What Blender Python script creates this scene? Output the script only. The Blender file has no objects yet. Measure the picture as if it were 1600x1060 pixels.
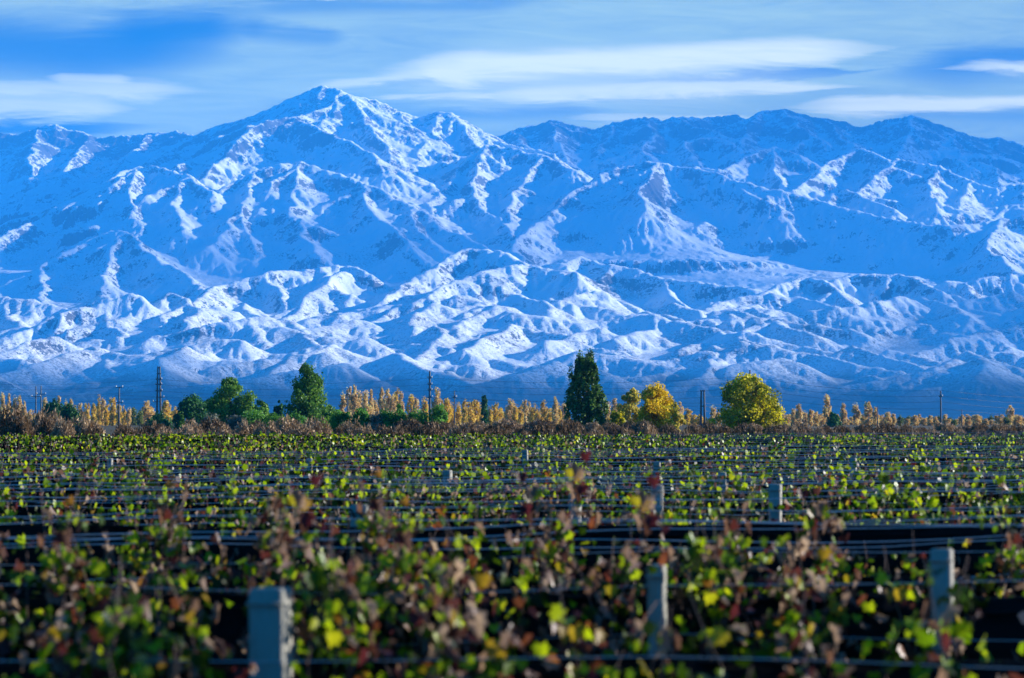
import bpy, math, random
import numpy as np

random.seed(7)
RNG = np.random.default_rng(7)
R = math.radians
scene = bpy.context.scene
COL = scene.collection

# ------------------------------------------------------------------ camera
FPX = 4537.0                      # focal length in pixels of a 1600 px wide frame
CAM_H = 2.5
PITCH = math.atan(125 / FPX)
cam_data = bpy.data.cameras.new('camera')
cam_data.sensor_width = 36
cam_data.lens = 36 * FPX / 1600
cam_data.clip_start = 0.1
cam_data.clip_end = 90000
cam_data.dof.use_dof = True
cam_data.dof.focus_distance = 120
cam_data.dof.aperture_fstop = 3.8
cam_data.dof.aperture_blades = 9
cam = bpy.data.objects.new('camera', cam_data)
COL.objects.link(cam)
cam.location = (0, 0, CAM_H)
cam.rotation_euler = (R(90) + PITCH, 0, 0)
scene.camera = cam

# ------------------------------------------------------------------ light
SUN_EL = R(18)
SUN_AZ = R(20)                    # degrees the sun stands behind the straight right-hand side
SUN_DIR = (math.cos(SUN_EL) * math.cos(SUN_AZ), math.cos(SUN_EL) * math.sin(SUN_AZ), math.sin(SUN_EL))
sun_data = bpy.data.lights.new('sun', 'SUN')
sun_data.energy = 5.0
sun_data.angle = R(0.5)
sun_data.color = (1.0, 0.96, 0.90)
sun = bpy.data.objects.new('sun', sun_data)
COL.objects.link(sun)
from mathutils import Vector
sun.rotation_euler = Vector(SUN_DIR).to_track_quat('Z', 'Y').to_euler()

scene.cycles.volume_bounces = 2
scene.view_settings.view_transform = 'Standard'
scene.view_settings.look = 'None'
scene.view_settings.exposure = 1.25
scene.view_settings.gamma = 1.0

# ------------------------------------------------------------------ node helper
class NT:
    def __init__(self, tree):
        self.t = tree
        tree.nodes.clear()
    def n(self, kind, _ins=None, **props):
        nd = self.t.nodes.new(kind)
        for k, v in props.items():
            setattr(nd, k, v)
        for k, v in (_ins or {}).items():
            self.put(nd.inputs[k], v)
        return nd
    def put(self, sock, v):
        if isinstance(v, bpy.types.NodeSocket):
            self.t.links.new(v, sock)
        elif isinstance(v, bpy.types.Node):
            self.t.links.new(v.outputs[0], sock)
        else:
            if sock.type == 'RGBA' and len(v) == 3:
                v = (*v, 1)
            sock.default_value = v
    def m(self, op, a, b=0.0, c=0.0, clamp=False):
        nd = self.n('ShaderNodeMath', operation=op, use_clamp=clamp)
        for i, v in enumerate((a, b, c)):
            self.put(nd.inputs[i], v)
        return nd.outputs[0]
    def vm(self, op, a, b=(0, 0, 0)):
        nd = self.n('ShaderNodeVectorMath', operation=op)
        self.put(nd.inputs[0], a); self.put(nd.inputs[1], b)
        return nd.outputs[0]
    def step(self, x, lo, hi):
        nd = self.n('ShaderNodeMapRange', interpolation_type='SMOOTHSTEP')
        self.put(nd.inputs['Value'], x); self.put(nd.inputs['From Min'], lo); self.put(nd.inputs['From Max'], hi)
        return nd.outputs[0]
    def noise(self, vec, scale, detail=4, rough=0.55, dist=0.0):
        nd = self.n('ShaderNodeTexNoise', {'Vector': vec, 'Scale': scale, 'Detail': detail, 'Roughness': rough, 'Distortion': dist})
        return nd.outputs['Fac']
    def mix(self, f, a, b):
        nd = self.n('ShaderNodeMix', data_type='RGBA')
        self.put(nd.inputs[0], f); self.put(nd.inputs[6], a); self.put(nd.inputs[7], b)
        return nd.outputs[2]
    def ramp(self, f, stops, interp='LINEAR'):
        nd = self.n('ShaderNodeValToRGB', {'Fac': f})
        cr = nd.color_ramp
        cr.interpolation = interp
        while len(cr.elements) < len(stops):
            cr.elements.new(0.5)
        for e, (p, c) in zip(cr.elements, stops):
            e.position = p; e.color = (*c, 1)
        return nd.outputs[0]

# ------------------------------------------------------------------ world: Nishita sky and lenticular cloud sheets laid out by direction
world = bpy.data.worlds.new('World')
scene.world = world
world.use_nodes = True
W = NT(world.node_tree)
gen = W.n('ShaderNodeTexCoord').outputs['Generated']
sep = W.n('ShaderNodeSeparateXYZ', {0: gen})
wx, wy, wz = sep.outputs
ysafe = W.m('MAXIMUM', wy, 0.02)
U = W.m('DIVIDE', wx, ysafe)                 # tangent of azimuth from north
V = W.m('DIVIDE', wz, ysafe)                 # tangent of elevation
zz = W.m('ADD', W.m('MULTIPLY', W.m('MAXIMUM', wz, 0.0), 0.9), 0.33)
skyvec = W.vm('NORMALIZE', W.n('ShaderNodeCombineXYZ', {0: wx, 1: wy, 2: zz}).outputs[0])
sky = W.n('ShaderNodeTexSky', {'Vector': skyvec}, sky_type='NISHITA', sun_disc=False)
sky.sun_elevation = SUN_EL
sky.sun_rotation = R(90) - SUN_AZ
sky.altitude = 1000
sky.air_density = 1.0
sky.dust_density = 0.0
sky.ozone_density = 3.0
hs = W.n('ShaderNodeHueSaturation', {'Hue': 0.5, 'Saturation': 1.66, 'Value': 1.0, 'Color': sky.outputs[0]}).outputs[0]

def uv(px, py):
    return (px - 800) / FPX, (655 - py) / FPX

def streak(x0, y0, x1, y1, th, soft=0.6, warp=6.0, taper=0.25):
    """a lens-shaped cloud from (x0,y0) to (x1,y1), half thickness th, in 1600 px units of the sky"""
    u0, v0 = uv(x0, y0); u1, v1 = uv(x1, y1)
    L = math.hypot(u1 - u0, v1 - v0)
    cx, cy = (u1 - u0) / L, (v1 - v0) / L
    du = W.m('SUBTRACT', U, u0); dv = W.m('SUBTRACT', Vw, v0)
    a = W.m('DIVIDE', W.m('ADD', W.m('MULTIPLY', du, cx), W.m('MULTIPLY', dv, cy)), L)
    b = W.m('DIVIDE', W.m('SUBTRACT', W.m('MULTIPLY', dv, cx), W.m('MULTIPLY', du, cy)), th / FPX)
    ends = W.m('MULTIPLY', W.step(a, 0.0, taper), W.step(a, 1.0, 1.0 - taper))
    body = W.step(W.m('ABSOLUTE', b), W.m('MULTIPLY', ends, 1.0), W.m('MULTIPLY', ends, 1.0 - soft))
    return W.m('MULTIPLY', body, ends)

cvec = W.n('ShaderNodeCombineXYZ', {0: W.m('MULTIPLY', U, 9.0), 1: W.m('MULTIPLY', V, 60.0), 2: 0.3}).outputs[0]
cvec2 = W.n('ShaderNodeCombineXYZ', {0: W.m('MULTIPLY', U, 16.0), 1: W.m('MULTIPLY', V, 170.0), 2: 1.7}).outputs[0]
nbig = W.noise(cvec, 1.0, 5, 0.55, 0.6)
nfine = W.noise(cvec2, 1.0, 5, 0.6, 0.4)
fib = W.noise(W.n('ShaderNodeCombineXYZ', {0: W.m('ADD', W.m('MULTIPLY', U, 22.0), W.m('MULTIPLY', V, 40.0)), 1: W.m('MULTIPLY', V, 190.0), 2: 4.2}).outputs[0], 1.0, 7, 0.66, 1.2)
Vw = W.m('ADD', V, W.m('MULTIPLY', W.m('SUBTRACT', nbig, 0.5), 34 / FPX))
Vw = W.m('ADD', Vw, W.m('MULTIPLY', W.m('SUBTRACT', fib, 0.5), 26 / FPX))
Vw = W.m('ADD', Vw, W.m('MULTIPLY', W.m('SUBTRACT', nfine, 0.5), 14 / FPX))

def union(*fs):
    r = None
    for f in fs:
        r = f if r is None else W.m('SUBTRACT', W.m('ADD', r, f), W.m('MULTIPLY', r, f))
    return r

def scaled(k, f):
    return W.m('MULTIPLY', f, k)

clear = union(
    scaled(0.95, streak(60, 62, 480, 30, 62, 0.95, taper=0.4)),
    scaled(0.55, streak(-300, 60, 260, 100, 60, 0.95)),
    scaled(0.55, streak(300, 15, 900, 0, 22, 0.95)),
    scaled(0.80, streak(-260, 40, 430, 95, 75, 0.95, taper=0.35)),
    scaled(0.55, streak(350, 45, 560, 60, 25, 0.95)),
    scaled(0.75, streak(1330, 122, 1780, 76, 44, 0.97, taper=0.4)),
    scaled(0.72, streak(900, 134, 1460, 100, 10, 0.95, taper=0.35)),
    scaled(0.92, streak(-400, 196, 270, 197, 19, 0.8)),
    scaled(0.50, streak(500, 176, 1000, 170, 20, 0.95)),
    scaled(0.35, streak(380, 205, 600, 150, 40, 0.95)),
    scaled(0.30, streak(1300, 175, 1800, 190, 14, 0.9)))
veil = W.m('MULTIPLY', W.m('SUBTRACT', 1.0, clear), 0.80)
white = union(
    scaled(0.90, streak(560, 108, 1440, 74, 30, 0.75, taper=0.22)),
    scaled(0.75, streak(700, 150, 1380, 128, 15, 0.8, taper=0.2)),
    scaled(0.90, streak(1200, 168, 2200, 146, 20, 0.75, taper=0.14)),
    scaled(0.80, streak(1430, 110, 2000, 108, 16, 0.9)),
    scaled(0.62, streak(-260, 165, 240, 165, 22, 0.85, taper=0.2)),
    scaled(0.60, streak(-400, 135, 350, 140, 20, 0.9, taper=0.18)),
    scaled(0.55, streak(60, 118, 220, 128, 12, 0.9)),
    scaled(0.70, streak(640, 95, 770, 140, 22, 0.95, taper=0.4)),
    scaled(0.50, streak(460, 130, 760, 105, 10, 0.9)),
    scaled(0.55, streak(560, 150, 800, 146, 7, 0.9)),
    scaled(0.75, streak(300, -6, 560, -2, 8, 0.8)),
    scaled(0.42, streak(480, 120, 1380, 112, 70, 0.97, taper=0.35)),
    scaled(0.5, streak(860, 185, 1220, 182, 9, 0.9)))
# away from the part of the sky that is laid out above: soft bands of thin cloud
ambient = W.m('MULTIPLY', W.step(nbig, 0.45, 0.75), 0.35)
far_off = W.step(W.m('ABSOLUTE', U), 0.22, 0.4)
veil_t = W.m('MULTIPLY', veil, W.m('ADD', 0.12, W.m('ADD', W.m('MULTIPLY', nbig, 0.85), W.m('MULTIPLY', fib, 1.0))), clamp=True)
veil_t = W.m('MULTIPLY', veil_t, W.m('SUBTRACT', 1.0, W.m('MULTIPLY', far_off, 0.6)))
veil_t = W.m('MULTIPLY', veil_t, W.step(V, 0.40, 0.16))
white_t = W.m('MULTIPLY', white, W.m('ADD', 0.25, W.m('ADD', W.m('MULTIPLY', nfine, 0.55), W.m('MULTIPLY', fib, 1.0))), clamp=True)
veil_t = union(veil_t, W.m('MULTIPLY', ambient, far_off))
low_band = W.m('SUBTRACT', 1.0, W.step(V, 0.12, 0.45))          # the northern sky is deepest low down, away from the sun
deep = W.vm('MULTIPLY', hs, W.n('ShaderNodeCombineXYZ', {0: 0.42, 1: 0.42, 2: 0.46}).outputs[0])
hs_n = W.mix(low_band, hs, deep)
c1 = W.mix(veil_t, hs_n, (2.7, 3.4, 1.7))
c2 = W.mix(white_t, c1, (6.3, 6.2, 3.3))
front = W.m('GREATER_THAN', wy, 0.02)
skycol = W.mix(front, hs, c2)
bg = W.n('ShaderNodeBackground', {'Color': skycol, 'Strength': 0.11})
wo = W.n('ShaderNodeOutputWorld', {'Surface': bg})

# ------------------------------------------------------------------ small helpers
def P(px, py, d):
    """point of the world at distance d (metres along north) seen at photograph position px, py"""
    dx = (px - 800) / FPX
    dz = (530 - py) / FPX
    cy, sy = math.cos(PITCH), math.sin(PITCH)
    y = cy - dz * sy
    z = sy + dz * cy
    return (dx / y * d, d, CAM_H + z / y * d)

def mat(name, build, **kw):
    m = bpy.data.materials.new(name)
    m.use_nodes = True
    t = NT(m.node_tree)
    t.n('ShaderNodeOutputMaterial', {'Surface': build(t, **kw)})
    return m

def mesh_np(name, verts, faces, material=None, attrs=None, smooth=False):
    """verts (N,3); faces (M,k) array or list of such arrays; attrs {name: (N,) point floats}"""
    me = bpy.data.meshes.new(name)
    verts = np.asarray(verts, dtype=np.float32)
    if not isinstance(faces, list):
        faces = [faces]
    faces = [np.asarray(f, dtype=np.int32) for f in faces if len(f)]
    nl = sum(f.size for f in faces); nf = sum(len(f) for f in faces)
    me.vertices.add(len(verts)); me.vertices.foreach_set('co', verts.ravel())
    me.loops.add(nl); me.loops.foreach_set('vertex_index', np.concatenate([f.ravel() for f in faces]))
    tot = np.concatenate([np.full(len(f), f.shape[1], np.int32) for f in faces])
    me.polygons.add(nf)
    me.polygons.foreach_set('loop_start', np.concatenate([[0], np.cumsum(tot)[:-1]]).astype(np.int32))
    if smooth:
        me.polygons.foreach_set('use_smooth', np.ones(nf, bool))
    for k, v in (attrs or {}).items():
        a = me.attributes.new(k, 'FLOAT', 'POINT')
        a.data.foreach_set('value', np.asarray(v, np.float32))
    if material:
        me.materials.append(material)
    me.update(calc_edges=True)
    return me

def link(name, me, parent=None, loc=None, rz=0.0, scale=None):
    o = bpy.data.objects.new(name, me)
    COL.objects.link(o)
    if parent is not None:
        o.parent = parent
    if loc is not None:
        o.location = loc
    if rz:
        o.rotation_euler = (0, 0, rz)
    if scale is not None:
        o.scale = scale
    return o

def tag(o, label=None, cat=None, group=None, kind=None):
    for k, v in (('label', label), ('category', cat), ('group', group), ('kind', kind)):
        if v:
            o[k] = v
    return o

def empty(name, loc, rz=0.0, scale=None):
    return link(name, None, None, loc, rz, scale)

class Parts:
    """collects tubes and boxes that become ONE mesh"""
    def __init__(self):
        self.v = []; self.q = []; self.t = []; self.n = 0; self.a = []
    def add(self, v, q=None, t=None, a=0.0):
        v = np.asarray(v, float)
        if q is not None and len(q): self.q.append(np.asarray(q) + self.n)
        if t is not None and len(t): self.t.append(np.asarray(t) + self.n)
        self.v.append(v); self.n += len(v)
        self.a.append(np.full(len(v), a) if np.isscalar(a) else np.asarray(a))
    def tube(self, pts, radii, k=6, a=0.0):
        pts = np.asarray(pts, float)
        radii = np.broadcast_to(np.asarray(radii, float), (len(pts),))
        ang = np.arange(k) / k * 2 * math.pi
        rings = []
        for i, p in enumerate(pts):
            d = pts[min(i + 1, len(pts) - 1)] - pts[max(i - 1, 0)]
            d = d / (np.linalg.norm(d) + 1e-9)
            s = np.cross(d, (0.0, 0.0, 1.0) if abs(d[2]) < 0.9 else (0.0, 1.0, 0.0)); s /= np.linalg.norm(s)
            u = np.cross(s, d)
            rings.append(p + radii[i] * (np.cos(ang)[:, None] * s + np.sin(ang)[:, None] * u))
        q = []
        for i in range(len(pts) - 1):
            for j in range(k):
                j2 = (j + 1) % k
                q.append((i * k + j, i * k + j2, (i + 1) * k + j2, (i + 1) * k + j))
        n = len(pts) * k
        t = []
        for j in range(1, k - 1):
            t.append((0, j + 1, j)); t.append((n - k, n - k + j, n - k + j + 1))
        self.add(np.concatenate(rings), q, t, a)
    def box(self, lo, hi, bev=0.0, a=0.0):
        x0, y0, z0 = lo; x1, y1, z1 = hi
        if bev <= 0:
            v = [(x, y, z) for z in (z0, z1) for y in (y0, y1) for x in (x0, x1)]
            q = [(0, 2, 3, 1), (4, 5, 7, 6), (0, 1, 5, 4), (2, 6, 7, 3), (0, 4, 6, 2), (1, 3, 7, 5)]
            self.add(v, q, None, a)
            return
        b = bev
        ring = [(x0 + b, y0), (x1 - b, y0), (x1, y0 + b), (x1, y1 - b), (x1 - b, y1), (x0 + b, y1), (x0, y1 - b), (x0, y0 + b)]
        ins = [(x0 + 2 * b, y0 + b), (x1 - 2 * b, y0 + b), (x1 - b, y0 + 2 * b), (x1 - b, y1 - 2 * b), (x1 - 2 * b, y1 - b), (x0 + 2 * b, y1 - b), (x0 + b, y1 - 2 * b), (x0 + b, y0 + 2 * b)]
        v = [(x, y, z0) for x, y in ring] + [(x, y, z1 - b) for x, y in ring] + [(x, y, z1) for x, y in ins]
        q = []
        for l in (0, 8):
            for j in range(8):
                j2 = (j + 1) % 8
                q.append((l + j, l + j2, l + 8 + j2, l + 8 + j))
        t = [(16, 16 + j, 17 + j) for j in range(1, 7)]
        self.add(v, q, t, a)
    def mesh(self, name, material, attr=None, smooth=False):
        fs = []
        if self.q: fs.append(np.concatenate(self.q))
        if self.t: fs.append(np.concatenate(self.t))
        return mesh_np(name, np.concatenate(self.v), fs, material, {attr: np.concatenate(self.a)} if attr else None, smooth)

# gradient noise on numpy arrays
_perm = RNG.permutation(4096)
_gx = np.cos(RNG.random(4096) * 2 * math.pi); _gy = np.sin(RNG.random(4096) * 2 * math.pi)
_ga = RNG.random(4096) * 2 * math.pi
_gx, _gy = np.cos(_ga), np.sin(_ga)
def pnoise(x, y, seed=0):
    xi = np.floor(x).astype(np.int64); yi = np.floor(y).astype(np.int64)
    xf = x - xi; yf = y - yi
    u = xf * xf * xf * (xf * (xf * 6 - 15) + 10); v = yf * yf * yf * (yf * (yf * 6 - 15) + 10)
    def g(ix, iy, dx, dy):
        h = _perm[(_perm[(ix + seed * 131) & 4095] + iy) & 4095]
        return _gx[h] * dx + _gy[h] * dy
    a = g(xi, yi, xf, yf); b = g(xi + 1, yi, xf - 1, yf)
    c = g(xi, yi + 1, xf, yf - 1); d = g(xi + 1, yi + 1, xf - 1, yf - 1)
    return (a + u * (b - a)) * (1 - v) + (c + u * (d - c)) * v
def fbm(x, y, octs=4, seed=0, gain=0.5):
    s = 0; amp = 1.0; f = 1.0
    for o in range(octs):
        s = s + amp * pnoise(x * f, y * f, seed + o); amp *= gain; f *= 2.03
    return s
def ridged(x, y, octs=4, seed=0, gain=0.5):
    s = 0; amp = 1.0; f = 1.0
    for o in range(octs):
        s = s + amp * (1 - 2.2 * np.abs(pnoise(x * f, y * f, seed + o))); amp *= gain; f *= 2.07
    return s

#@@TERRAIN
# ------------------------------------------------------------------ mountains
K = 1000.0
RIDGES = [
 # far left skyline and its spurs
 [(-120,228,30),(-40,215,30),(0,210,30),(30,213,30),(60,200,30),(90,196,30),(112,208,30),(135,213,30),(165,221,30),(195,217,30),(235,212,30),(262,208,30),(276,206,29.9),(295,214,29.2)],
 [(60,201,30),(52,235,28.8),(46,290,27.6),(30,335,26.6)],
 [(0,212,30),(-20,260,28.8),(-50,310,27.4)],
 [(235,213,30),(215,235,28.8),(190,262,27.6)],
 [(140,214,30),(120,240,28.9),(105,268,27.8)],
 # main peak skyline
 [(295,214,29.2),(340,199,28.7),(400,180,28.3),(450,156,28.1),(486,141,28),(503,137,28),(530,142,28),(550,150,28),(570,156,28.1),(620,173,28.2),(650,185,28.3),(672,181,28.2),(690,177,28.1),(712,182,28),(740,205,27.8),(775,223,27.6),(830,236,27.2),(860,244,26.9),(885,258,26.5),(905,268,26.2)],
 [(530,143,28),(522,162,27.6),(500,172,27.3),(470,183,27.0),(420,192,26.7),(385,212,26.2),(350,245,25.7),(318,280,25.0)],
 [(545,150,27.9),(560,180,27.2),(590,215,26.6),(615,245,26.0)],
 [(460,186,26.9),(500,205,26.4),(545,225,25.9),(590,246,25.4)],
 [(620,173,28.2),(640,200,27.4),(622,225,26.8),(612,246,26.2)],
 [(690,178,28.1),(676,205,27.4),(664,235,26.7),(640,252,26.2)],
 [(712,184,28),(735,215,27.3),(750,232,26.8)],
 [(400,181,28.3),(370,215,27.4),(330,245,26.6),(270,262,25.6)],
 [(340,200,28.7),(310,225,28),(270,240,27.2),(230,258,26.2)],
 # right skyline
 [(772,228,30.6),(780,212,30),(800,203,30),(830,196,30),(862,189,30),(890,194,30),(910,200,30),(930,207,30),(960,199,30),(985,193,30),(1012,187,30),(1035,189,30),(1057,184,30),(1085,189,30.2),(1105,184,30.5),(1140,180,30.5),(1165,188,30.2),(1190,176,30),(1218,170,30),(1250,177,30),(1290,185,30),(1325,194,30),(1345,200,30),(1365,198,29.9),(1395,188,29.7),(1428,181,29.5),(1447,187,29.5),(1475,200,29.6),(1500,212,29.8),(1530,219,30),(1560,215,30),(1577,222,30),(1600,232,30),(1650,250,30),(1720,262,30)],
 [(862,190,30),(872,222,28.8),(895,258,27.6)],
 [(800,204,30),(815,225,29),(835,238,28)],
 [(960,200,30),(940,230,28.9),(935,255,28)],
 [(1057,186,30),(1085,200,29.3),(1125,206,28.8),(1150,222,28.2)],
 [(1012,188,30),(1020,215,28.9),(1000,240,27.8)],
 [(1190,177,30),(1170,205,29.2),(1160,232,28.2)],
 [(1218,171,30),(1245,200,29.1),(1290,226,28.3)],
 [(1290,186,30),(1310,212,29),(1330,232,28)],
 [(1428,182,29.5),(1415,215,28.7),(1400,246,27.9)],
 [(1475,200,29.6),(1495,235,28.6),(1510,262,27.8)],
 [(1560,216,30),(1545,250,28.8),(1560,280,27.8)],
 # left middle
 [(-60,400,22.8),(0,372,23.2),(60,345,23.7),(130,308,24.2),(190,270,24.7),(215,261,24.9),(250,264,24.8),(290,273,24.5),(318,295,24.1),(336,312,23.8)],
 [(215,262,24.9),(200,300,24.0),(215,345,23.2)],
 [(290,274,24.5),(270,320,23.6),(285,360,22.8)],
 [(150,440,21.4),(200,415,22.2),(260,366,23.0),(335,308,24),(400,272,24.5),(440,260,24.7),(470,256,24.8),(510,267,24.7),(560,286,24.4),(640,322,23.8),(700,358,23.2),(760,388,22.6),(820,402,22.0)],
 [(470,257,24.8),(452,310,23.7),(470,370,22.7),(500,400,22)],
 [(400,272,24.5),(375,330,23.4),(400,390,22.4)],
 [(560,287,24.4),(575,330,23.4),(640,380,22.3)],
 [(640,323,23.8),(650,360,23),(700,395,22.2)],
 [(-80,470,20.6),(0,445,21),(60,420,21.3),(100,400,21.5),(150,372,21.9),(185,361,22),(215,380,21.6),(240,400,21.2),(300,440,20.3),(330,462,19.8)],
 [(185,362,22),(170,405,21.2),(160,440,20.4)],
 [(60,421,21.3),(70,455,20.4),(55,485,19.6)],
 # centre middle
 [(560,300,25.4),(600,285,25.8),(640,268,26.1),(690,258,26.3)],
 [(690,300,24.9),(720,262,25.8),(760,231,26.3),(800,233,26.2),(850,246,26.0),(880,256,25.7),(902,270,25.3)],
 [(760,232,26.3),(735,290,25),(755,330,24.2),(815,378,23.0)],
 [(850,247,26),(805,300,24.8),(785,355,23.6)],
 [(620,310,24.9),(640,290,25.2),(668,296,25.0),(690,318,24.6)],
 [(780,410,22.0),(840,352,23.6),(900,298,24.6),(945,272,25.0),(970,262,25.1),(1000,254,25.2),(1040,257,25.1),(1080,263,25),(1120,273,24.8),(1160,289,24.6),(1240,306,24.4),(1300,322,24.1),(1400,345,23.6),(1480,357,23.2),(1560,345,23.4),(1640,330,23.6)],
 [(1020,256,25.1),(1000,295,24.3),(1010,330,23.6)],
 [(1560,346,23.4),(1540,390,22.3),(1580,420,21.5)],
 # right middle
 [(1090,262,26.4),(1130,268,26.3),(1165,250,26.8),(1185,240,27.1),(1215,231,27.4),(1250,246,27)],
 [(1090,262,27.2),(1070,225,28.2),(1115,215,28.4),(1150,232,27.8),(1180,246,27.2)],
 [(1215,232,27.4),(1205,270,26.3),(1225,296,25.5)],
 [(1240,300,25.2),(1290,262,26.2),(1320,245,26.6),(1345,234,26.8),(1368,242,26.6),(1392,255,26.2)],
 [(1330,310,25.0),(1370,275,25.8),(1405,250,26.3),(1425,255,26.2),(1460,263,26.0),(1520,286,25.6),(1560,296,25.4),(1600,288,25.6),(1680,262,26)],
 [(1460,264,26),(1450,300,25.1),(1465,330,24.3)],
 [(1520,287,25.6),(1500,320,24.8),(1490,345,24.2)],
 [(1290,310,24.9),(1320,300,25.0),(1360,312,24.7),(1400,330,24.3)],
 # the lit front range, left
 [(-80,565,16.2),(0,535,16.6),(60,506,17),(110,490,17.2),(150,482,17.3),(175,472,17.4),(205,463,17.5),(216,474,17.4)],
 [(110,520,16.8),(160,505,17.0),(200,500,17.2),(240,482,17.5),(265,459,17.9),(285,470,17.7),(300,481,17.5),(335,502,17.1)],
 [(280,505,17.6),(310,470,18.3),(345,448,18.8),(380,438,19),(410,430,19.1),(430,425,19.2),(475,423,19.3),(530,415,19.5),(560,425,19.3)],
 [(430,515,17.5),(465,488,18.1),(500,455,18.7),(525,424,19.2)],
 [(560,500,17.8),(590,475,18.3),(620,458,18.7),(650,432,19.2),(700,405,19.6),(735,391,19.8),(775,394,19.7),(815,411,19.4)],
 [(640,478,18),(700,450,18.5),(760,425,18.9),(800,418,19.1),(830,414,19.2),(860,420,19.1),(893,424,19),(906,442,18.6)],
 [(865,414,19.5),(905,403,19.7),(930,410,19.6),(960,418,19.5),(1010,430,19.3),(1060,438,19.1),(1120,447,18.9),(1180,453,18.7)],
 [(1080,510,17.7),(1130,485,18.1),(1180,465,18.4),(1220,445,18.9),(1262,434,19.1),(1300,446,18.8),(1320,470,18.2)],
 [(1290,442,19.1),(1330,432,19.3),(1400,431,19.3),(1440,440,19.1),(1470,460,18.6),(1500,480,18.3),(1570,500,17.8)],
 [(1470,445,20),(1540,437,20.1),(1600,430,20.2),(1700,418,20.2)],
 [(800,500,17.4),(880,470,18),(940,455,18.3)],
 [(1330,560,16.4),(1380,520,17),(1440,510,17.2),(1500,530,16.9)],
 [(1180,560,16.2),(1230,545,16.5),(1270,540,16.6),(1310,560,16.3)],
 [(840,570,16),(900,545,16.4),(950,550,16.3),(1000,565,16)],
 [(540,560,16.2),(590,530,16.6),(650,540,16.5),(700,560,16.2)],
 [(320,560,16.3),(380,525,16.8),(440,535,16.6),(480,555,16.2)],
 # dark low foothills at the foot of the fan
 [(-40,640,13.4),(40,628,13.7),(90,622,13.9),(150,606,14.3),(180,600,14.4),(215,605,14.2),(270,618,13.8),(330,635,13.4)],
 [(930,600,14.6),(990,590,14.8),(1035,583,15),(1070,592,14.8),(1130,606,14.4)],
 [(1380,622,13.8),(1450,608,14.2),(1520,602,14.4),(1570,598,14.5),(1640,612,14.2),(1700,622,14)],
 [(1270,625,13.6),(1330,610,14.0),(1400,618,13.8)],
]

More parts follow.
